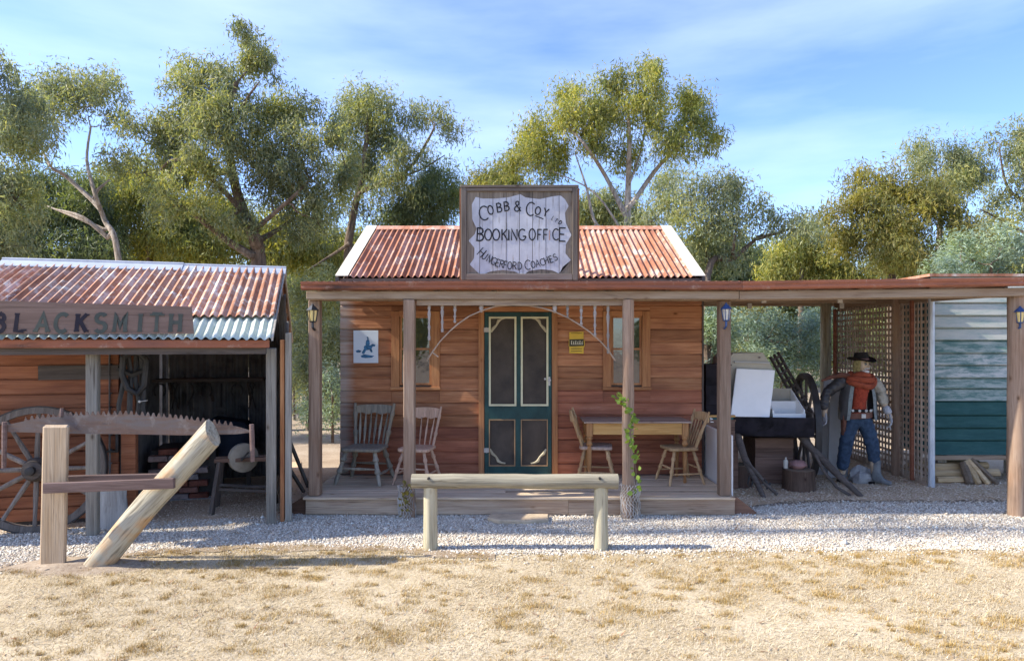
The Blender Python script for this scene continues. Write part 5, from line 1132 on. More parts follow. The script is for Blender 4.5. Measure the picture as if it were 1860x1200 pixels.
# open white cabinet and tray on the cart
Yc = 9.0
wc = thing('white_cabinet', 'open white cabinet with beige hood standing on the cart', 'cabinet', P(1367, 757, Yc))
f = [P(1327, 756, Yc-.1), P(1398, 758, Yc-.1), P(1408, 672, Yc+.03), P(1338, 669, Yc+.03)]
MB().add(f+[p+Vector((0, .03, .0)) for p in f], [(0, 1, 2, 3), (7, 6, 5, 4), (0, 4, 5, 1), (1, 5, 6, 2), (2, 6, 7, 3), (3, 7, 4, 0)]).build('front_panel', M['white_panel'], wc, bevel=.004)
bk = [P(x, y, Yc+.08) for x, y in ((1322, 756), (1322, 650), (1332, 641), (1386, 640), (1404, 668), (1396, 756))]
dpt = Vector((-.06, .5, .0))
MB().add(bk+[p+dpt for p in bk], [tuple(range(6)), tuple(range(11, 5, -1))]+[(i, 6+i, 6+(i+1) % 6, (i+1) % 6) for i in range(6)]).build('hood', M['beige_panel'], wc, bevel=.006)
MB().bar(P(1334, 657, Yc+.06), P(1398, 659, Yc+.06), .03, .02).build('hood_lip', M['grey_panel'], wc)
MB().tube([P(1379, 649, Yc+.09), P(1380, 649, Yc+.05)], .012, 8).build('knob', M['dark_wood'], wc)
wt = thing('white_tray', 'open white drawer with pale insides beside the white cabinet on the cart', 'drawer', P(1432, 757, Yc))
q0, q1 = U(1401, Yc), U(1460, Yc); zb_, zt_ = V(758, Yc), V(727, Yc+.1)
MB().box(q0, q1, Yc-.06, Yc-.04, zb_, zb_+.06).build('front', M['white_panel'], wt); MB().box(q0, q1, Yc-.04, Yc+.4, zb_, zb_+.015).build('bottom', M['beige_panel'], wt)
MB().box(q0, q1, Yc+.38, Yc+.4, zb_+.015, zb_+.36).build('back', M['beige_panel'], wt)
for x in (q0, q1-.02): MB().prism([(Yc-.04, zb_+.015), (Yc+.38, zb_+.015), (Yc+.38, zb_+.34), (Yc-.04, zb_+.1)], 0, x, x+.02).build('side', M['white_panel'], wt)
MB().box(q0+.02, q1-.02, Yc+.2, Yc+.215, zb_+.015, zb_+.2).build('divider', M['white_panel'], wt)
# boxes, stumps under and beside the cart
def boxy(name, lb, cat, x0, x1, y0, y1, z0, z1, m, grp=None):
    o = thing(name, lb, cat, ((x0+x1)/2, (y0+y1)/2, z0), 0, grp)
    n = max(2, int((z1-z0)/.11)); h = (z1-z0)/n
    for i in range(n): MB().box(x0, x1, y0, y0+.018, z0+i*h+.001, z0+(i+1)*h-.001, .002).build('board', M[m], o)
    for xx in (x0+.001, x1-.019): MB().box(xx, xx+.018, y0+.019, y1, z0+.001, z1-.001).build('side', M[m], o)
    MB().box(x0+.02, x1-.02, y1-.018, y1, z0+.001, z1-.002).build('back', M[m], o); MB().box(x0-.01, x1+.01, y0-.01, y1, z1, z1+.018).build('lid', M[m], o)
    return o
boxy('wooden_crate', 'brown wooden crate standing on the ground under the cart bed', 'crate', U(1372, 9.2), U(1441, 9.2), 9.2, 9.7, .02, .62, 'crate')
boxy('dark_trunk', 'black trunk stacked by the corner of the office behind the white panel', 'trunk', 2.53, 2.85, 8.9, 9.3, .985, 1.62, 'black_cloth')
boxy('lettered_crate', 'brown crate with white letters under the teal board by the office', 'crate', 2.53, 2.9, 8.88, 9.3, .66, .9, 'crate')
o = MB().box(2.52, 2.88, 8.88, 9.3, .92, .952, .0).build('teal_board', M['teal'], bevel=.002); tag(o, 'teal painted board lying on the lettered crate', 'board')
o = MB().box(2.52, 2.9, 8.86, 9.3, .954, .98).build('pine_board', M['table_pine'], bevel=.002); tag(o, 'thin pine board between the teal board and the black trunk', 'board')
lc = bpy.data.objects['lettered_crate']
for ch, px in (('J', 1284), ('E', 1291)): letter(ch, (U(px, 8.87), V(766, 8.87)), .075, .012, 0, M['white_panel'], lc, 8.876, th=.002)
MB().box(2.53, 2.95, 8.9, 9.4, .0, .65).build('base_box', M['crate'], lc)
def stump(lb, px, py, Y, r, h):
    o = thing('log_stump', lb, 'stump', (U(px, Y), Y, 0), 0, 'stumps round the cart')
    MB().tube([(0, 0, -.02), (0, 0, h*.3), (0, 0, h*.7), (0, 0, h)], [r*1.08, r, r*.98, r], 14, True, .05).build('bark', M['stump'], o, local=True, smooth=True)
    MB().lathe([(0, r*.9), (.6, r*.9), (1, r*.86)], (0, 0, h-.001), (0, 0, h+.008), 14).build('cut_top', M['firewood_dark'], o, local=True)
stump('squat brown stump with a pink cloth on it before the cart wheel', 1451, 860, 8.9, .2, .27)
stump('dark stump in the shade left of the cart shafts', 1342, 858, 9.1, .15, .3)
pc = MB().sphere((U(1449, 8.9), 8.9, .33), (.11, .09, .06), 12, 8); rp_ = random.Random(2)
pc.v = [v+Vector((rp_.uniform(-.015, .015), rp_.uniform(-.015, .015), rp_.uniform(-.012, .012))) for v in pc.v]
o = pc.build('cloth_bundle', M['pink_cloth'], smooth=True); tag(o, 'crumpled pink cloth bundle lying on the squat stump', 'cloth')
o = MB().lathe([(0, .03), (.5, .032), (.75, .028), (.82, .012), (1, .012)], (U(1430, 8.9), 8.95, .278), (U(1430, 8.9), 8.95, .42), 10).build('glass_jar', M['lamp_glass_grey'], smooth=True); tag(o, 'small pale bottle standing beside the pink cloth on the stump', 'bottle')
def rockmesh(sx, sy, sz, seed):
    r_ = random.Random(seed); m_ = MB().sphere((0, 0, 0), 1, 12, 8); vs = []
    for v in m_.v:
        k = 1+.16*math.sin(v.x*5+seed)+.13*math.sin(v.y*6+v.z*4+seed*2)+r_.uniform(-.05, .05); vs.append(Vector((v.x*sx*k, v.y*sy*k, v.z*sz*k)))
    m_.v = vs; return m_
o = rockmesh(.2, .15, .14, 3).build('rock', M['rock'], smooth=False); o.location = (U(1566, 9.35), 9.35, .09); tag(o, 'grey rough rock lying between the boots of the cowboy mannequin', 'rock')
# dirt heaped round the display posts
rd = random.Random(9)
mv = []
for i in range(60):
    a = rd.random()*6.28; q = rd.random()**.5; x = U(130, 5.85)+math.cos(a)*q*.55; y = 5.84+math.sin(a)*q*.16; mv.append((x, y, rd.uniform(.012, .035)))
mb = MB()
for x, y, s in mv:
    m_ = MB().sphere((x, y, s*.4), (s*rd.uniform(.8, 1.5), s, s*.7), 6, 4); m_.v = [v+Vector((rd.uniform(-s, s)*.25, rd.uniform(-s, s)*.25, rd.uniform(-s, s)*.2)) for v in m_.v]; mb.add(m_.v, m_.f)
o = mb.build('earth_clods', M['ground']); o['kind'] = 'stuff'
mb = MB(); ng = 24; vs = []
for j in range(ng+1):
    for i in range(ng+1):
        u, v = i/ng*2-1, j/ng*2-1; rr = min(1, math.hypot(u, v)); vs.append((U(140, 5.85)+u*.75, 5.86+v*.3, .004+.05*(math.cos(rr*math.pi)+1)/2*(1+.35*math.sin(u*9)*math.cos(v*7))-(.02 if rr >= 1 else 0)))
mb.add(vs, [(j*(ng+1)+i, j*(ng+1)+i+1, (j+1)*(ng+1)+i+1, (j+1)*(ng+1)+i) for j in range(ng) for i in range(ng)]); o = mb.build('earth_mound', M['ground'], smooth=True); o['kind'] = 'structure'
# ================= cowboy mannequin
def skin(pts, edges, name, mats, parent, lv=2, root=0, fmat=None, wr=0):
    me = bpy.data.meshes.new(name); me.from_pydata([p[:3] for p in pts], edges, []); o = bpy.data.objects.new(name, me); C.objects.link(o)
    sk = o.modifiers.new('skin', 'SKIN'); sk.use_smooth_shade = True; sk.branch_smoothing = .6
    for i, p in enumerate(pts):
        me.skin_vertices[0].data[i].radius = (p[3], p[4] if len(p) > 4 else p[3]); me.skin_vertices[0].data[i].use_root = (i == root)
    if lv: ss_ = o.modifiers.new('sub', 'SUBSURF'); ss_.levels = lv; ss_.render_levels = lv
    dg = bpy.context.evaluated_depsgraph_get(); dg.update(); m2 = bpy.data.meshes.new_from_object(o.evaluated_get(dg)); m2.name = name
    o.modifiers.clear(); o.data = m2; bpy.data.meshes.remove(me); o.name = name
    m2.materials.clear()
    for m in (mats if isinstance(mats, list) else [mats]): m2.materials.append(m)
    m2.polygons.foreach_set('use_smooth', [True]*len(m2.polygons))
    if fmat: m2.polygons.foreach_set('material_index', [fmat(p.center) for p in m2.polygons])
    if wr:
        nv = len(m2.vertices); co = np.empty(nv*3); m2.vertices.foreach_get('co', co); co = co.reshape(-1, 3); nr = np.array([tuple(v.normal) for v in m2.vertices])
        h = np.sin(co[:, 2]*52+4*np.sin(co[:, 0]*23))*.55+np.sin(co[:, 2]*95+co[:, 0]*40+5*np.sin(co[:, 1]*31))*.45
        m2.vertices.foreach_set('co', (co+nr*(h*wr)[:, None]).ravel()); m2.update()
    o.parent = parent; return o
K = {}
K['skin'] = plain('painted skin', (.46, .34, .23), .8, .2, .15, 14, .1)
K['hair'] = plain('straw hair', (.3, .24, .1), .9, .15, .3, 30, .3)
K['beard'] = plain('grey beard', (.52, .49, .45), .9, .15, .3, 30, .3)
K['denim'] = plain('blue denim', (.04, .065, .105), .85, .2, .3, 18, .25, 0, (.02, .034, .058))
K['shirt'] = plain('red patterned shirt', (.3, .05, .025), .85, .2, .35, 45, .15, 0, (.16, .022, .014))
K['scarf'] = plain('red scarf', (.3, .07, .035), .9, .15, .3, 9, .3)
K['jacket'] = plain('black leather jacket', (.045, .041, .041), .5, .45, .4, 7, .3)
K['lining'] = plain('grey fleece lining', (.2, .22, .215), .95, .1, .2, 30, .4)
K['sleeve'] = plain('worn tan sleeve', (.34, .31, .25), .8, .2, .35, 8, .3, 0, (.05, .045, .04))
K['glove'] = plain('grey glove', (.36, .36, .37), .8, .2, .2, 10, .2)
K['belt'] = plain('brown leather belt', (.14, .055, .035), .6, .35, .3, 9, .2)
K['boot'] = plain('grey boot', (.16, .165, .165), .7, .3, .3, 10, .2)
K['hat'] = plain('dark felt hat', (.022, .018, .016), .9, .15, .3, 12, .2)
K['silver'] = plain('silver concho', (.5, .48, .44), .4, .6, .1)
cm = thing('cowboy_mannequin', 'cowboy mannequin in red shirt and scarf, black hat and jeans by the lattice', 'mannequin', (U(1562, 9.22), 9.22, .014))
# body: one continuous figure (skin, seen at face), clothes are children
hipz = .86
Lk, Rk = (-.185, .03, .47), (.15, -.05, .49)
La, Ra = (-.2, .1, .09), (.2, .0, .09)
bpts = [(-.03, 0, .9, .14, .1), (-.03, .0, 1.06, .135, .095), (-.02, .0, 1.24, .165, .11), (-.015, .01, 1.38, .13, .085), (-.01, 0, 1.47, .055, .055), (0, -.01, 1.56, .05, .05),
        (-.13, .01, .84, .095, .095), (*Lk, .062, .065), (*La, .042, .045), (.09, 0, .84, .095, .095), (*Rk, .062, .065), (*Ra, .042, .045),
        (-.2, .02, 1.39, .062, .06), (-.41, .03, 1.23, .046, .046), (-.485, -.02, .98, .03, .032), (-.495, -.03, .9, .026, .036),
        (.18, .02, 1.39, .06, .06), (.31, .03, 1.14, .044, .044), (.375, -.03, .95, .03, .032), (.395, -.05, .88, .026, .036)]
bed = [(0, 1), (1, 2), (2, 3), (3, 4), (4, 5), (0, 6), (6, 7), (7, 8), (0, 9), (9, 10), (10, 11), (3, 12), (12, 13), (13, 14), (14, 15), (3, 16), (16, 17), (17, 18), (18, 19)]
body = skin(bpts, bed, 'body', [K['skin']], cm, 2, 0)
# head: shaped sphere with brow, nose, cheeks, chin; turned to the right of the picture
def rot(v, a): c, s = math.cos(a), math.sin(a); return Vector((v[0]*c-v[1]*s, v[0]*s+v[1]*c, v[2]))
HC = Vector((.01, -.02, 1.605)); HA = R(28)
hb = MB().sphere((0, 0, 0), 1, 22, 16); vs = []
for v in hb.v:
    x, y, z = v; sx, sy, sz = .078, .098, .115
    if z < -.2: k = 1-.34*min(1, (-z-.2)/.8); sx *= k; sy *= 1-.12*(-z-.2)
    p = Vector((x*sx, y*sy, z*sz))
    fr = max(0, -y)
    if fr > .3:
        if abs(x) < .22 and -.35 < z < .2: p.y -= .02*(1-abs(x)/.22)*(1-abs(z+.15)/.5)      # nose
        for ex in (-.42, .42):
            q = math.hypot(x-ex, (z-.14)*1.4)
            if q < .28: p.y += .012*(1-q/.28)            # sockets
        if .22 < z < .4: p.y -= .005
        if -.62 < z < -.45 and abs(x) < .35: p.y += .005
        if z < -.75: p.y -= .008
    vs.append(HC+rot(p, HA))
hb.v = vs
def hp(x, y, z): return HC+rot((x, y, z), HA)
hb.build('head', K['skin'], cm, local=True, smooth=True)
for s in (-1, 1):
    MB().sphere(hp(s*.032, -.084, .017), .014, 8, 6).build('eye', K['lining'], cm, local=True, smooth=True)
    MB().sphere(hp(s*.0325, -.0925, .016), .0085, 6, 5).build('pupil', K['hat'], cm, local=True)
    MB().sphere(hp(s*.079, .008, .0), (.012, .022, .032), 8, 6).build('ear', K['skin'], cm, local=True, smooth=True)
    MB().tube([hp(s*.014, -.098, .035), hp(s*.034, -.094, .04), hp(s*.052, -.08, .032)], [.004, .006, .003], 6).build('eyebrow', K['hair'], cm, local=True)
nb = MB().lathe([(0, .006), (.5, .013), (.85, .02), (1, .012)], hp(0, -.094, .028), hp(0, -.116, -.03), 9); nb.build('nose', K['skin'], cm, local=True, smooth=True)
MB().tube([hp(-.03, -.085, -.06), hp(0, -.097, -.057), hp(.03, -.085, -.06)], [.003, .006, .003], 6).build('mouth', K['scarf'], cm, local=True, smooth=True)
MB().tube([hp(-.045, -.075, -.055), hp(-.02, -.098, -.042), hp(0, -.102, -.04), hp(.02, -.098, -.042), hp(.045, -.075, -.055)], [.006, .012, .011, .012, .006], 7).build('moustache', K['beard'], cm, local=True, smooth=True)
MB().sphere(hp(0, -.055, -.088), (.052, .045, .04), 12, 8).build('beard', K['beard'], cm, local=True, smooth=True)
hr_ = MB()
hrn = random.Random(8)
for i in range(46):
    a = R(-20+220*i/45); x, y = .08*math.cos(a), .092*math.sin(a); l = hrn.uniform(.1, .15) if i > 22 else hrn.uniform(.06, .1)
    hr_.tube([hp(x*.92, y*.92, .06), hp(x*1.08, y*1.08, .0), hp(x*(1.15+hrn.uniform(0, .15)), y*1.1, .03-l)], [.012, .013, .004], 5)
hr_.build('hair', K['hair'], cm, local=True, smooth=True)
# hat
hat = MB().lathe([(0, .094), (.2, .096), (.6, .088), (.85, .08), (1, .05)], hp(0, .005, .06), hp(0, .01, .19), 20)
for i, v in enumerate(hat.v):
    q = v-hp(0, .01, .19)
    if q.length < .06: hat.v[i] = v+Vector((0, 0, -.018))
hat.build('hat', K['hat'], cm, local=True, smooth=True)
bv = []; nn = 32
for r_, dz in ((.09, 0), (.13, .0), (.17, .012), (.178, .013)):
    for i in range(nn):
        a = 2*math.pi*i/nn; up = .035*abs(math.cos(a))**2*((r_-.09)/.09); dn = -.035*max(0, -math.sin(a))*((r_-.09)/.09); bv.append(hp(r_*math.cos(a)*.98, r_*1.02*math.sin(a), .068+dz+up+dn))
bf = [(j*nn+i, j*nn+(i+1) % nn, (j+1)*nn+(i+1) % nn, (j+1)*nn+i) for j in range(3) for i in range(nn)]
b2 = MB().add(bv, bf); n0 = len(bv); b2.add([v+Vector((0, 0, -.006)) for v in bv], bf); b2.build('hat_brim', K['hat'], cm, local=True, smooth=True)
MB().lathe([(0, .098), (1, .098)], hp(0, .005, .066), hp(0, .006, .09), 20).build('hat_band', K['belt'], cm, local=True, smooth=True)
# clothes
skin([(-.03, 0, .94, .165, .125), (-.135, .01, .82, .115, .115), (Lk[0], Lk[1], Lk[2], .084, .088), (-.2, .09, .16, .078, .082), (.09, 0, .82, .115, .115), (Rk[0], Rk[1], Rk[2], .084, .088), (.185, -.02, .28, .07, .074), (-.03, 0, 1.0, .16, .12)],
     [(0, 1), (1, 2), (2, 3), (0, 4), (4, 5), (5, 6), (0, 7)], 'jeans', K['denim'], cm, 3, 0, None, .007)
skin([(-.03, -.005, .95, .15, .115), (-.025, -.01, 1.1, .15, .115), (-.02, -.01, 1.28, .175, .13), (-.015, .005, 1.4, .13, .1), (-.01, 0, 1.47, .075, .075)], [(0, 1), (1, 2), (2, 3), (3, 4)], 'shirt', K['shirt'], cm, 3, 1, None, .004)
for i in range(5): MB().sphere((-.022, -.128-.0*i, 1.04+i*.055), .007, 6, 5).build('button', K['belt'], cm, local=True)
# jacket: sleeves plus open body
skin([(-.17, .03, 1.4, .1, .095), (-.27, .03, 1.36, .095, .09), (-.44, .035, 1.22, .07, .07), (-.49, .0, 1.07, .06, .062), (-.485, -.02, .99, .056, .058)], [(0, 1), (1, 2), (2, 3), (3, 4)], 'jacket_sleeve', K['jacket'], cm, 3, 0, None, .007)
skin([(.15, .03, 1.4, .1, .095), (.23, .03, 1.36, .095, .09), (.32, .035, 1.16, .074, .076), (.345, .0, 1.05, .054, .056)], [(0, 1), (1, 2), (2, 3)], 'jacket_sleeve', [K['sleeve']], cm, 3, 0, None, .007)
skin([(.335, .005, 1.07, .056, .058), (.365, -.02, .98, .052, .054), (.375, -.03, .94, .058, .06)], [(0, 1), (1, 2)], 'gauntlet', K['glove'], cm, 1, 0)
jv = []; na, nz2 = 20, 8       # open jacket shell wrapping back and sides
for j in range(nz2+1):
    t = j/nz2; z = 1.45-.58*t; rx, ry = (.18+.055*math.sin(min(1, t*1.6)*1.57)+.015*t), (.125+.03*math.sin(min(1, t*1.6)*1.57)+.02*t)
    for i in range(na+1):
        op = 42+14*t; a = R(-90+op+(360-2*op)*i/na); w = 1+.05*math.sin(i*1.9+j*.7)*t; jv.append((-.02+rx*math.cos(a)*w, .015+ry*math.sin(a)*w, z))
jf = [(j*(na+1)+i, j*(na+1)+i+1, (j+1)*(na+1)+i+1, (j+1)*(na+1)+i) for j in range(nz2) for i in range(na)]
jm = MB().add(jv, jf); jm.add([((x+.02)*.94-.02, (y-.015)*.94+.015, z) for x, y, z in jv], jf)
jm.build('jacket_body', K['jacket'], cm, local=True, smooth=True)
for i0, sx in ((0, 1), (na, -1)):
    pts = [Vector(jv[j*(na+1)+i0])+Vector((-sx*.012, -.012, 0)) for j in range(nz2+1)]
    mb = MB(); vs = []
    for k, p in enumerate(pts): vs += [p+Vector((sx*.014, 0, 0)), p+Vector((-sx*(.018+.016*math.sin(k/nz2*3.1)), -.012, 0)), p+Vector((-sx*.02, .006, 0))]
    mb.add(vs, [(k*3+a, k*3+(a+1) % 3, k*3+3+(a+1) % 3, k*3+3+a) for k in range(nz2) for a in range(3)]).build('lapel', K['lining'], cm, local=True, smooth=True)
# scarf rolls and hanging tail
for k, (z, r, th, dy) in enumerate(((1.475, .1, .04, -.01), (1.44, .135, .042, -.025), (1.4, .15, .04, -.045))):
    MB().tube([(-.01+r*1.12*math.cos(R(a)), dy+r*.85*math.sin(R(a)), z+.012*math.sin(R(a*3)+k)-(.035*k*max(0, -math.sin(R(a))))) for a in range(0, 361, 20)], [th*(1+.12*math.sin(a*1.7+k)) for a in range(19)], 9, False).build('scarf', K['scarf'], cm, local=True, smooth=True)
bib = MB(); vs = []; 
for j in range(7):
    t = j/6; w = .15*(1-t)**.8+.01
    for i in range(9): u = i/8*2-1; vs.append((-.01+u*w, -.14-.012*math.cos(u*1.5)-.006*math.sin(u*9+t*4), 1.4-.14*t))
bib.add(vs, [(j*9+i, j*9+i+1, (j+1)*9+i+1, (j+1)*9+i) for j in range(6) for i in range(8)]); bib.add([Vector(v)+Vector((0, .012, 0)) for v in vs], [(j*9+i, j*9+i+1, (j+1)*9+i+1, (j+1)*9+i) for j in range(6) for i in range(8)])
bib.build('scarf_bib', K['scarf'], cm, local=True, smooth=True)
MB().tube([(-.12, .0, 1.45), (-.26, -.02, 1.475), (-.4, -.03, 1.445), (-.53, -.02, 1.395)], [.04, .036, .028, .012], 8, True, .1).build('scarf_tail', K['belt'], cm, local=True, smooth=True)
# belts, buckle, conchos, holster
def ringb(z, rx, ry, h, nm, m, tilt=0): 
    vs = []; n = 26
    for i in range(n):
        a = 2*math.pi*i/n; dz = tilt*math.cos(a)
        for rr, zz in ((1, -h/2), (1.05, -h/2), (1.05, h/2), (1, h/2)): vs.append((-.03+rx*rr*math.cos(a), ry*rr*math.sin(a)-.003, z+zz+dz))
    MB().add(vs, [(i*4+j, i*4+(j+1) % 4, ((i+1) % n)*4+(j+1) % 4, ((i+1) % n)*4+j) for i in range(n) for j in range(4)]).build(nm, m, cm, local=True, smooth=True)
ringb(1.0, .165, .128, .04, 'belt', K['hat']); ringb(.935, .18, .14, .075, 'gun_belt', K['belt'], .012)
for i in range(6): a = R(-160+i*28); MB().sphere((-.03+.178*math.cos(a), .14*math.sin(a)-.003, 1.0), (.02, .012, .02), 8, 6).build('concho', K['silver'], cm, local=True, smooth=True)
MB().box(-.055, .0, -.158, -.146, .905, .96).box(-.04, -.015, -.16, -.15, .92, .945).build('buckle', K['silver'], cm, local=True, bevel=.003)
MB().prism([(-.06, .94), (.05, .94), (.03, .8), (.01, .66), (-.03, .66), (-.05, .8)], 0, -.25, -.2).build('holster', K['belt'], cm, local=True, bevel=.01)
MB().tube([(-.215, -.01, .94), (-.22, -.03, 1.0), (-.215, -.06, 1.03)], [.016, .018, .014], 7).build('pistol_grip', K['jacket'], cm, local=True, smooth=True)
# boots
def boot(ax, ay, top, dirx, diry, nm):
    l = math.hypot(dirx, diry); dx, dy = dirx/l, diry/l
    skin([(ax, ay, top, .08, .084), (ax+dx*.0, ay+dy*.0, .2, .066, .07), (ax+dx*.005, ay+dy*.005, .085, .058, .06), (ax+dx*.09, ay+dy*.09, .05, .046, .044), (ax+dx*.2, ay+dy*.2, .036, .036, .03), (ax-dx*.05, ay-dy*.05, .045, .044, .042)],
         [(0, 1), (1, 2), (2, 3), (3, 4), (2, 5)], nm, K['boot'], cm, 2, 0)
    MB().box(-.035, .035, -.04, .04, 0, .03).xf(Matrix.Translation((ax-dx*.06, ay-dy*.06, 0))).build('heel', K['hat'], cm, local=True)
boot(-.2, .09, .2, -.1, -1, 'boot'); boot(.2, -.02, .36, .75, -.7, 'boot')
# hands: palm, four fingers and a thumb in gloves
def hand(w, d, side, side_dir, label):
    w = Vector(w); d = Vector(d).normalized(); s = Vector(side_dir).normalized(); nrm = d.cross(s).normalized()
    mb = MB().tube([w-d*.02, w+d*.02, w+d*.06, w+d*.095], [.028, .034, .037, .03], 10)
    for i, v in enumerate(mb.v):
        q = v-w; mb.v[i] = w+d*q.dot(d)+s*q.dot(s)*1.15+nrm*q.dot(nrm)*.55
    for k, (o, ln) in enumerate(((-.03, .078), (-.01, .09), (.011, .085), (.03, .066))):
        b = w+d*.085+s*o; c1 = d*.9+nrm*.25+s*o*2.2; c2 = d*.7+nrm*.65; c3 = d*.4+nrm*.9
        p1 = b+c1.normalized()*ln*.42; p2 = p1+c2.normalized()*ln*.33; p3 = p2+c3.normalized()*ln*.25
        mb.tube([b-d*.02, b, p1, p2, p3], [.011, .0115, .0105, .0095, .006], 8)
    b = w+d*.025-s*.03; t1 = b+(d*.6-s*.8+nrm*.3).normalized()*.04; t2 = t1+(d*.85-s*.35+nrm*.4).normalized()*.035
    mb.tube([b+s*.015, b, t1, t2], [.013, .014, .0125, .008], 8)
    mb.build('hand', K['glove'], cm, local=True, smooth=True)
hand((-.49, -.025, .94), (-.03, -.12, -1), 1, (.35, -.9, .1), 'l'); hand((.385, -.04, .93), (.16, -.12, -1), 1, (-.5, -.85, .0), 'r')
# ================= trees
DEN = 2.1
def leaves(name, blobs, m, parent, per, ll, lw, droop, seed, tuft_sig=.2, shell=.5):
    # blobs: (center, (rx,ry,rz), weight); many small leaves in tufts hung through each ellipsoid
    g = np.random.RandomState(seed); Vs = []
    tufts = []
    for c, r, wgt in blobs:
        r = np.array(r); area = (r[0]*r[1]+r[0]*r[2]+r[1]*r[2])/3*4*math.pi
        nt = max(6, int(area*6.2*wgt)); d = g.normal(size=(nt, 3)); d /= np.linalg.norm(d, axis=1)[:, None]
        rad = g.rand(nt)**.36; lump = .96+.14*np.sin(d[:, 0]*4+seed)*np.cos(d[:, 2]*5+seed*1.7)+g.uniform(-.24, .2, nt)
        p = np.array(c)+d*(rad*lump)[:, None]*r; tufts.append(p)
        npl = g.poisson(per*DEN, nt); idx = np.repeat(np.arange(nt), npl)
        sg = tuft_sig*.8*g.uniform(.55, 1.3, nt)
        q = p[idx]+np.clip(g.normal(size=(len(idx), 3)), -1.7, 1.7)*sg[idx][:, None]*np.array([.86, .86, 1.05])
        Vs.append(q)
    P_ = np.concatenate(Vs); n = len(P_)
    az = g.rand(n)*6.283; el = -R(1)*np.clip(g.normal(droop, 30, n), -40, 88)
    d = np.stack([np.cos(az)*np.cos(el), np.sin(az)*np.cos(el), np.sin(el)], 1); u = g.normal(size=(n, 3)); s = np.cross(d, u); s /= np.linalg.norm(s, axis=1)[:, None]+1e-9
    L_ = (ll*g.uniform(.6, 1.35, n))[:, None]; w_ = (lw*g.uniform(.7, 1.3, n))[:, None]
    v = np.stack([P_-s*w_*.25, P_+d*L_*.42+s*w_*.62, P_+d*L_], 1).reshape(-1, 3)
    o = link(name, npmesh(name, v, np.arange(n*3).reshape(-1, 3), m), parent); return o, np.concatenate(tufts)
def bez(a, b, sag, n=6, rnd=None, wob=.0):
    a, b = Vector(a), Vector(b); o = []
    for i in range(n+1):
        t = i/n; p = a.lerp(b, t)+Vector((0, 0, sag*math.sin(math.pi*t)))
        if rnd and 0 < i < n: p += Vector((rnd.uniform(-wob, wob), rnd.uniform(-wob, wob), rnd.uniform(-wob, wob)))
        o.append(p)
    return o
TN = [0]
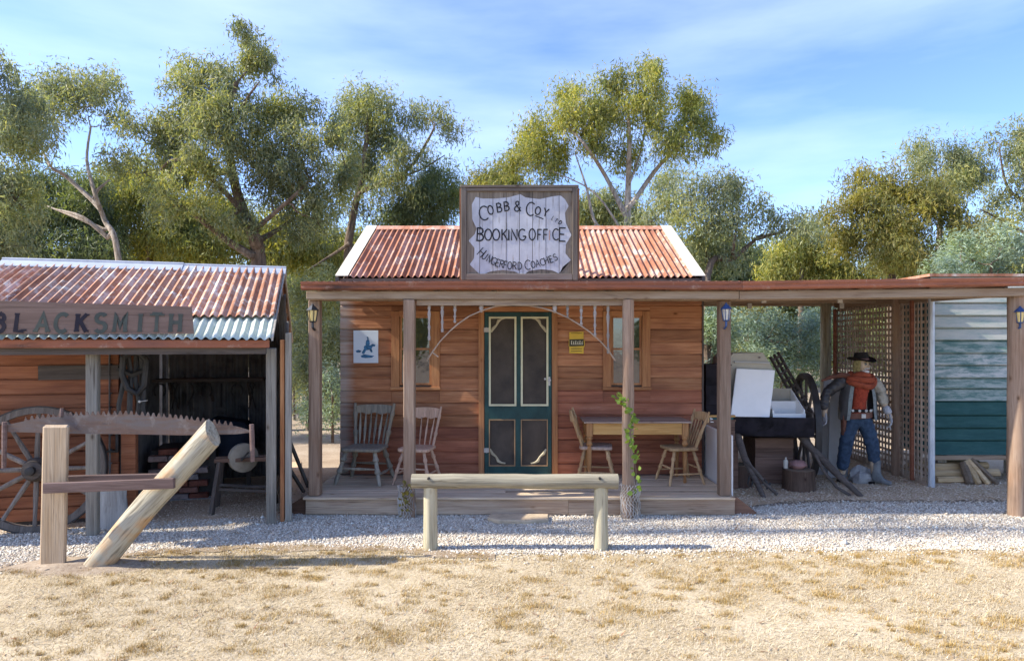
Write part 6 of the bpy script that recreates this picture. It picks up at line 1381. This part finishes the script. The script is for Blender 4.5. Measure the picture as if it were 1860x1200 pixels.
def tree(label, Y, base, trunk, blobs, leaf, limbs=(), r0=.2, barkm='bark_dark', name='gum_tree', group='gum trees behind the buildings', per=46, ll=.115, lw=.034, droop=48, wgt=1.0, twigs=.35, dspread=.75, sig=.2, world=None, shell=.5):
    TN[0] += 1; rn = random.Random(100+TN[0])
    tb_ = Vector((U(base, Y), Y, 0)); root = thing(name, label, 'tree', tb_, 0, group); inv = WM[root.name].inverted(); s = Y/F
    pts = [tb_-Vector((0, 0, .1))]+[P(x, y, Y+rn.uniform(-.3, .3)) for x, y in trunk]
    # resample trunk smoothly
    def sm(pl, k=5):
        o = []
        for i in range(len(pl)-1):
            p0, p1, p2, p3 = pl[max(i-1, 0)], pl[i], pl[i+1], pl[min(i+2, len(pl)-1)]
            for j in range(k):
                t = j/k; o.append(.5*((2*p1)+(p2-p0)*t+(2*p0-5*p1+4*p2-p3)*t*t+(3*p1-p0-3*p2+p3)*t**3))
        return o+[pl[-1]]
    mb = MB(); tw = MB(); r0 = r0*.62; tp = sm(pts); m = len(tp); mb.tube(tp, [max(.02, r0*(1-.75*i/(m-1))*(1.25 if i == 0 else 1)) for i in range(m)], 9, True, .06)
    skel = [(p, r0*(1-.75*i/(m-1))) for i, p in enumerate(tp)]
    for lb in limbs:
        rad = lb[0]; lp_ = sm([P(x, y, Y+rn.uniform(-.7, .7) if i else Y) for i, (x, y) in enumerate(lb[1:])], 4); k = len(lp_)
        near = min(skel, key=lambda q: (q[0]-lp_[0]).length); lp_[0] = near[0].copy()
        rad *= .75; MB().tube(lp_, [max(.012, rad*(1-.75*i/(k-1))) for i in range(k)], 7, True, .06).build('limb', M[barkm], root, smooth=True); skel += [(p, rad*(1-.75*i/(k-1))) for i, p in enumerate(lp_)]
    bl = []
    for b in blobs:
        x, y, rx, ry = b[:4]; w = (b[4] if len(b) > 4 else 1)*wgt
        rx *= s; ry *= s; c = P(x, y, Y)+Vector((0, rn.uniform(-1, 1)*dspread*max(rx, ry)*1.2, 0)); c.z = max(c.z, ry*.6)
        bl.append((tuple(c), (rx, (rx+ry)/2, ry), w))
        cand = [q for q in skel if q[0].z < c.z+.3] or skel
        near = min(cand, key=lambda q: (q[0]-c).length+.25*abs(q[0].x-c.x)); r1 = max(.014, min(near[1]*.6, .05+.02*rx))
        lp_ = bez(near[0], c, -.12*(c-near[0]).length*rn.uniform(-.5, 1), 6, rn, .06*(c-near[0]).length); tw.tube(lp_, [r1*(1-.65*i/6) for i in range(7)], 6, True, .05)
        skel += [(p, r1*(1-.65*i/6)) for i, p in enumerate(lp_)][3:]
    o, tf = leaves('crown', [(inv @ Vector(c), r, w) for c, r, w in bl], M[leaf], root, per, ll, lw, droop, TN[0]*13+5, sig, shell)
    g = np.random.RandomState(TN[0]); tf = tf[g.rand(len(tf)) < twigs]
    sk = np.array([tuple(inv @ p) for p, r in skel]); 
    for t in tf:
        i = np.argmin(((sk-t)**2).sum(1)); a = WM[root.name] @ Vector(sk[i]); b = WM[root.name] @ Vector(t); l = (b-a).length
        if l < .08 or l > 2.2: continue
        tw.tube([a, a.lerp(b, .5)+Vector((0, 0, rn.uniform(-.1, .12)*l)), b], [min(.018, .006+.006*l), .007, .003], 4, False)
    mb.build('trunk', M[barkm], root, smooth=True); tw.build('branches', M[barkm], root, smooth=True)['kind'] = 'stuff'
    return root
G1 = 'gum trees behind the buildings'
tree('big drooping gum tree cut off by the left edge of the photo', 13.5, -40, [(-40, 480), (-30, 300), (-20, 180)], [(-20, 190, 70, 75), (40, 250, 50, 70), (-30, 330, 75, 85), (45, 370, 45, 70), (20, 150, 40, 40, .6), (-60, 120, 60, 55), (20, 450, 70, 50), (50, 200, 32, 40, .7)], 'leaf_grey', r0=.26, per=50)
tree('slender pale gum tree with a forked leaning trunk above the blacksmith roof', 16, 232, [(215, 470), (190, 400), (172, 350), (158, 290), (165, 230)], [(150, 150, 55, 42), (195, 170, 35, 45), (110, 170, 45, 40), (75, 150, 38, 32), (120, 210, 40, 32, .7), (60, 215, 40, 40, .7), (200, 215, 24, 22, .5)], 'leaf_grey', [(.09, (205, 440), (150, 395), (100, 380)), (.08, (180, 375), (120, 320), (90, 300), (70, 250)), (.06, (172, 350), (200, 325)), (.07, (195, 420), (150, 400), (80, 372))], r0=.13, barkm='bark_pale', per=44, twigs=.5, wgt=.85)
tree('large spreading gum tree with many dark limbs left of the office', 15, 478, [(470, 490), (462, 430), (440, 380), (420, 300), (415, 210), (430, 150)],
     [(450, 90, 50, 42, .8), (478, 118, 42, 30, .8), (400, 135, 48, 38), (345, 135, 42, 30), (455, 60, 30, 18, .7), (370, 175, 55, 35), (340, 220, 70, 45), (430, 235, 70, 50), (285, 260, 52, 42), (510, 260, 65, 50), (250, 235, 36, 28, .7), (300, 320, 60, 40), (400, 320, 60, 45), (490, 330, 70, 50), (560, 300, 55, 60), (590, 350, 40, 50), (540, 200, 50, 32), (350, 380, 60, 40, .8), (430, 400, 55, 35, .7), (520, 400, 50, 40, .8), (575, 400, 38, 36, .7), (225, 300, 40, 34, .7), (500, 190, 40, 30), (468, 205, 42, 36), (622, 300, 30, 40), (605, 245, 34, 38), (320, 270, 46, 36), (455, 285, 55, 40)],
     'leaf_olive', [(.14, (466, 470), (410, 435), (360, 395), (330, 370)), (.12, (462, 440), (500, 420), (535, 395)), (.09, (445, 390), (380, 320), (320, 290), (292, 308)), (.1, (425, 310), (380, 315), (365, 300)), (.07, (420, 230), (448, 180), (470, 150)), (.08, (460, 420), (540, 350), (575, 310)), (.06, (430, 200), (385, 165), (360, 150))], r0=.3, per=50, sig=.19)
tree('open crowned gum tree with long bare branches left of the roof sign', 19, 650, [(632, 490), (640, 400), (655, 330), (665, 260), (670, 210)], [(655, 185, 42, 34), (690, 195, 38, 34), (640, 230, 38, 45), (700, 245, 52, 40), (665, 290, 52, 38), (755, 200, 30, 28, .7), (795, 215, 32, 26, .7), (820, 235, 24, 20, .6), (740, 285, 45, 30, .7), (730, 330, 45, 32, .7), (690, 345, 40, 26, .5), (620, 300, 30, 50, .8), (640, 360, 34, 30, .7)], 'leaf_olive', [(.1, (650, 350), (700, 330), (745, 305), (780, 250), (790, 225)), (.06, (700, 330), (760, 310), (808, 282)), (.08, (640, 440), (600, 465), (560, 490))], r0=.24, per=42, ll=.15, twigs=.5, sig=.24)
tree('dark rounded gum tree just left of the roof sign', 20, 775, [(775, 480), (778, 400)], [(790, 320, 40, 32), (765, 355, 48, 34), (810, 365, 36, 34), (740, 390, 50, 30), (790, 400, 50, 30), (720, 410, 40, 22), (800, 310, 24, 20, .8)], 'leaf_dark', r0=.2, per=48, ll=.15, sig=.26)
tree('tall gum tree with yellow green crown rising behind the roof right of the sign', 18, 1140, [(1140, 430), (1141, 340), (1143, 260), (1140, 190)],
     [(1170, 165, 34, 42), (1180, 130, 22, 30, .8), (1115, 150, 38, 30), (1110, 195, 50, 40), (1170, 215, 50, 40), (1035, 160, 32, 26, .8), (1040, 205, 55, 42), (985, 235, 45, 40), (960, 275, 45, 36), (930, 300, 32, 30, .8), (1015, 275, 45, 34), (1080, 255, 50, 36), (1250, 180, 38, 30), (1265, 215, 35, 40), (1235, 245, 36, 32), (1295, 255, 28, 24, .8), (1210, 275, 40, 26, .8), (1140, 275, 50, 26, .8), (1270, 275, 24, 22, .7), (905, 315, 18, 18, .6), (1000, 320, 40, 20, .5)],
     'leaf_yellow', [(.1, (1141, 400), (1100, 320), (1060, 260), (1020, 220)), (.1, (1142, 380), (1190, 310), (1235, 260), (1260, 220)), (.08, (1140, 420), (1085, 410), (1065, 340), (1045, 280)), (.05, (1141, 340), (1165, 270), (1175, 200)), (.05, (1135, 430), (1080, 350), (1000, 310))], r0=.2, barkm='bark_pale', per=46, ll=.14, sig=.21, twigs=.5)
tree('broad grey green gum tree behind the right slope of the office roof', 14.5, 1290, [(1285, 500), (1330, 470), (1360, 445), (1385, 425)], [(1250, 340, 45, 25), (1300, 345, 55, 28), (1350, 355, 42, 34), (1210, 375, 50, 30, .8), (1180, 400, 45, 24, .6), (1260, 400, 60, 40), (1320, 410, 40, 34), (1285, 455, 55, 36), (1375, 385, 28, 30, .8), (1440, 420, 42, 26, .7), (1330, 470, 46, 28, .8), (1240, 440, 40, 36, .8), (1460, 400, 28, 18, .6), (1410, 410, 28, 18, .5)], 'leaf_grey', [(.07, (1370, 435), (1405, 425), (1440, 415)), (.06, (1330, 470), (1335, 430), (1345, 380)), (.06, (1300, 490), (1270, 430), (1255, 370))], r0=.15, per=46, ll=.105)
tree('golden green gum tree in front of the right tree group', 20, 1620, [(1620, 500), (1625, 440), (1640, 400)], [(1560, 380, 42, 32), (1620, 350, 50, 32), (1560, 330, 28, 22, .7), (1600, 320, 40, 22, .8), (1660, 370, 45, 35), (1590, 420, 50, 36), (1650, 430, 50, 36), (1720, 380, 40, 32), (1730, 430, 45, 36), (1545, 440, 46, 34), (1690, 330, 36, 20, .7), (1700, 470, 50, 28), (1600, 470, 60, 26), (1510, 395, 26, 26, .7)], 'leaf_gold', [(.08, (1622, 460), (1640, 420), (1660, 390))], r0=.24, per=46, ll=.16, lw=.04, sig=.26)
tree('taller thin crowned gum tree behind the golden tree at the right', 24, 1705, [(1705, 470), (1708, 380), (1700, 310)], [(1690, 265, 30, 26, .8), (1715, 285, 26, 24, .8), (1680, 300, 28, 22, .8), (1760, 295, 34, 24, .7), (1735, 325, 40, 26), (1780, 320, 30, 24), (1700, 335, 36, 24, .8)], 'leaf_olive', [(.07, (1706, 400), (1740, 340), (1765, 300))], r0=.22, per=42, ll=.17, lw=.04, sig=.3, twigs=.5)
tree('tall gum tree with sparse hanging foliage at the right edge', 17, 1880, [(1875, 480), (1870, 380), (1860, 290), (1855, 240)], [(1850, 240, 36, 22, .8), (1815, 262, 26, 20, .7), (1845, 285, 34, 24, .8), (1830, 320, 32, 24, .7), (1870, 330, 40, 34), (1820, 360, 40, 28), (1860, 380, 44, 30), (1800, 400, 36, 26, .7), (1900, 250, 40, 40)], 'leaf_olive', [(.07, (1868, 370), (1830, 340), (1815, 270)), (.06, (1872, 430), (1820, 400), (1780, 380))], r0=.22, per=40, twigs=.5)
G2 = 'wattles and shrubs behind the buildings'
tree('silver wattle bush rising above the carport gutter at the far right', 14, 1800, [(1800, 540), (1800, 480)], [(1760, 455, 46, 26), (1820, 440, 50, 28), (1850, 470, 50, 32), (1780, 490, 60, 30), (1720, 490, 42, 26), (1900, 430, 40, 40), (1740, 440, 26, 18, .7)], 'leaf_silver', r0=.1, name='wattle_bush', group=G2, per=60, ll=.1, lw=.026, droop=15)
tree('low green gum tree between the carport and the golden tree', 22, 1455, [(1455, 520), (1460, 470)], [(1440, 460, 40, 30), (1480, 450, 40, 36), (1500, 490, 60, 30), (1420, 490, 36, 26), (1460, 430, 26, 22, .8), (1545, 500, 50, 24)], 'leaf_yellow', r0=.2, name='gum_tree', group=G1, per=48, ll=.17, lw=.04, sig=.28)
tree('bluish wattle bush seen through the open back of the carport', 15.5, 1420, [(1420, 640)], [(1400, 590, 55, 36), (1460, 600, 55, 42), (1430, 640, 60, 40), (1490, 650, 40, 40), (1380, 655, 46, 30), (1440, 690, 70, 40), (1500, 580, 40, 30), (1360, 620, 30, 40, .6)], 'leaf_silver', r0=.08, name='wattle_bush', group=G2, per=60, ll=.1, lw=.026, droop=15)
tree('dark bluish bush seen between the office corner and the veranda post', 14.5, 1290, [(1290, 640)], [(1285, 590, 34, 40), (1300, 640, 34, 40), (1280, 690, 40, 40), (1320, 600, 20, 26, .6)], 'leaf_silver', r0=.08, name='wattle_bush', group=G2, per=60, ll=.11, lw=.03, droop=20)
tree('yellowish shrub with bare stems behind the cart', 18, 1350, [(1350, 640), (1352, 590)], [(1340, 580, 36, 26, .8), (1380, 575, 40, 26, .8), (1350, 620, 44, 30, .6), (1400, 610, 36, 30, .5)], 'leaf_gold', r0=.1, name='shrub', group=G2, per=36, ll=.14, twigs=.8)
tree('tall bluish green wattle filling the gap left of the office', 15, 560, [(560, 700), (562, 600)], [(545, 530, 40, 36), (590, 530, 40, 40), (560, 590, 40, 44), (600, 610, 40, 44), (535, 620, 30, 36), (570, 670, 46, 44), (610, 690, 34, 40), (540, 690, 26, 36, .8), (580, 720, 46, 26)], 'leaf_grey', r0=.1, name='wattle_bush', group=G2, per=54, ll=.11, lw=.028, droop=30)
tree('dense silver shrub at the foot of the gap left of the office', 13.2, 604, [(604, 760), (604, 720)], [(600, 690, 24, 30), (612, 730, 26, 34), (590, 745, 24, 24, .8), (545, 745, 26, 26, .6)], 'leaf_silver', r0=.06, name='wattle_bush', group=G2, per=54, ll=.09, lw=.024, droop=20)
tree('thin stemmed young gum in the gap left of the office', 17, 535, [(535, 760), (533, 690), (536, 600)], [(533, 560, 26, 30), (525, 620, 24, 40), (545, 660, 26, 40, .7), (520, 700, 22, 40, .7)], 'leaf_olive', r0=.07, name='gum_tree', group=G1, per=46, ll=.13)
# under-storey behind the blacksmith shed
tree('dark bushy gum behind the left half of the blacksmith roof', 19, 110, [(110, 520), (112, 420)], [(60, 330, 60, 40), (120, 380, 60, 44), (60, 420, 70, 44), (150, 440, 60, 44), (10, 400, 50, 44), (100, 470, 90, 34), (200, 470, 50, 30), (20, 470, 50, 34), (170, 350, 40, 34, .7)], 'leaf_dark', r0=.2, group=G1, per=50, ll=.16, lw=.04, sig=.28)
tree('yellow green gum in the middle behind the blacksmith roof', 21, 270, [(270, 520), (268, 430)], [(230, 320, 46, 34), (270, 360, 60, 44), (210, 390, 50, 44), (300, 420, 60, 44), (240, 440, 60, 40), (350, 450, 60, 40), (190, 330, 34, 30, .7), (290, 470, 80, 26), (330, 400, 44, 40)], 'leaf_yellow', r0=.2, group=G1, per=48, ll=.17, lw=.042, sig=.3)
tree('olive gum behind the right end of the blacksmith roof', 22, 400, [(400, 520), (400, 440)], [(380, 390, 60, 40), (440, 420, 60, 44), (390, 460, 70, 34), (500, 450, 50, 44), (560, 460, 46, 40), (540, 410, 40, 36, .8), (610, 470, 40, 30, .8)], 'leaf_yellow', r0=.2, group=G1, per=48, ll=.17, lw=.042, sig=.3)
tree('leafy gum low behind the left roof slope of the office', 24, 640, [(640, 520), (642, 470)], [(600, 440, 40, 30, .8), (640, 450, 44, 34), (690, 440, 44, 26, .8), (570, 500, 40, 36), (600, 540, 40, 40), (720, 400, 40, 26, .6)], 'leaf_olive', r0=.2, group=G1, per=48, ll=.18, lw=.045, sig=.32)
tree('pale yellow gum showing small just above the roof sign', 28, 900, [(900, 480), (902, 380)], [(890, 330, 40, 18, .8), (930, 335, 36, 16, .8), (860, 345, 30, 18, .7), (880, 370, 50, 26)], 'leaf_gold', r0=.2, group=G1, per=44, ll=.2, lw=.05, sig=.36)
tree('far grey green gum behind the bare trunks right of the sign', 27, 1085, [(1085, 480), (1086, 400)], [(1060, 375, 40, 24, .7), (1110, 370, 44, 26, .7), (1160, 390, 50, 24, .8), (1090, 400, 60, 20), (1210, 330, 36, 24, .6)], 'leaf_olive', r0=.2, group=G1, per=40, ll=.2, lw=.05, sig=.36)
# far wood closing the horizon
fw_ = [(-420, 30), (-250, 26), (-110, 31), (30, 29), (180, 33), (330, 30), (470, 34), (600, 30), (720, 33), (840, 30), (960, 34), (1080, 31), (1200, 33), (1320, 30), (1440, 32), (1560, 30), (1690, 33), (1820, 30), (1960, 32), (2120, 29), (2300, 31)]
fr_ = random.Random(77)
proto = []
lf = ['leaf_olive', 'leaf_dark', 'leaf_yellow']
for i in range(3):
    b = [(HX+fr_.uniform(-60, 60), 560+fr_.uniform(-60, 70), fr_.uniform(40, 60), fr_.uniform(30, 44)) for _ in range(7)]+[(HX, 610, 80, 40), (HX-50, 640, 50, 34), (HX+50, 640, 50, 34)]
    DEN = 1.0; proto.append(tree(['dark olive bushy gum in the far wood', 'dark green bushy gum in the far wood', 'yellowish bushy gum in the far wood'][i], 31, HX, [(HX, 690), (HX, 600)], b, lf[i], r0=.2, group='trees of the far wood', per=44, ll=.22, lw=.055, sig=.4, twigs=.1))
kinds = ['dark olive bushy gum', 'dark green bushy gum', 'yellowish bushy gum']
for k, (px, Y) in enumerate(fw_):
    p = proto[k % 3]; o = p if k < 3 else copy_tree(p)
    o.location = (U(px, Y), Y, 0); s = fr_.uniform(.9, 1.2); o.scale = (s*1.15, s, s*fr_.uniform(.95, 1.2)); o.rotation_euler = (0, 0, fr_.uniform(0, 6.28))
    o['label'] = kinds[k % 3]+' of the far wood closing the horizon'
# the wood on the near side of the yard (seen only in the window panes)
for k, (x, y) in enumerate(((-20, -40), (-9, -44), (2, -41), (13, -43), (24, -40))):
    o = copy_tree(proto[(k+1) % 3]); o.location = (x, y, 0); o.scale = (1, 1, 1.1); o.rotation_euler = (0, 0, k); o['group'] = 'gum trees across the lawn'; o['label'] = kinds[(k+1) % 3]+' across the dry lawn from the office'
# tall gum beyond the left edge of the view, whose shade dapples the gravel
bl = []
def shade(x, y, z, rx, ry): bl.append(((x-z*1.3, y-.114*z, z), (rx, ry, .5), 1.0))
for x, y, rx, ry in ((-3.0, 6.95, .8, .3), (-1.9, 7.0, .7, .3), (-1.1, 7.2, .4, .3), (1.35, 7.1, .5, .42), (2.3, 7.05, .7, .45), (3.4, 7.0, .8, .42), (4.5, 7.05, .7, .45), (5.6, 7.0, .8, .42), (6.6, 7.1, .7, .4), (2.8, 7.6, 1.2, .35), (4.6, 7.6, 1.2, .35)):
    shade(x, y, 11+fr_.uniform(-1, 1), rx, ry)
st_ = thing('gum_tree', 'tall thin crowned gum tree beyond the left edge shading the gravel', 'tree', (-13.5, 6.0, 0))
MB().tube([(-13.5, 6.0, -.1), (-13.4, 5.9, 3), (-13.6, 5.9, 6), (-13.3, 5.8, 9), (-13.3, 5.8, 11)], [.25, .2, .17, .12, .05], 9, True, .06).build('trunk', M['bark_pale'], st_, smooth=True)
for c_, r_, w_ in bl: MB().tube([(-13.3, 5.8, 9.5), ((c_[0]-13.3)/2, c_[1]-.1, 10.2), c_], [.06, .04, .02], 6).build('limb', M['bark_pale'], st_, smooth=True)
leaves('crown', [(WM[st_.name].inverted() @ Vector(c_), r_, w_) for c_, r_, w_ in bl], M['leaf_olive'], st_, 17, .14, .036, 40, 999, .2)
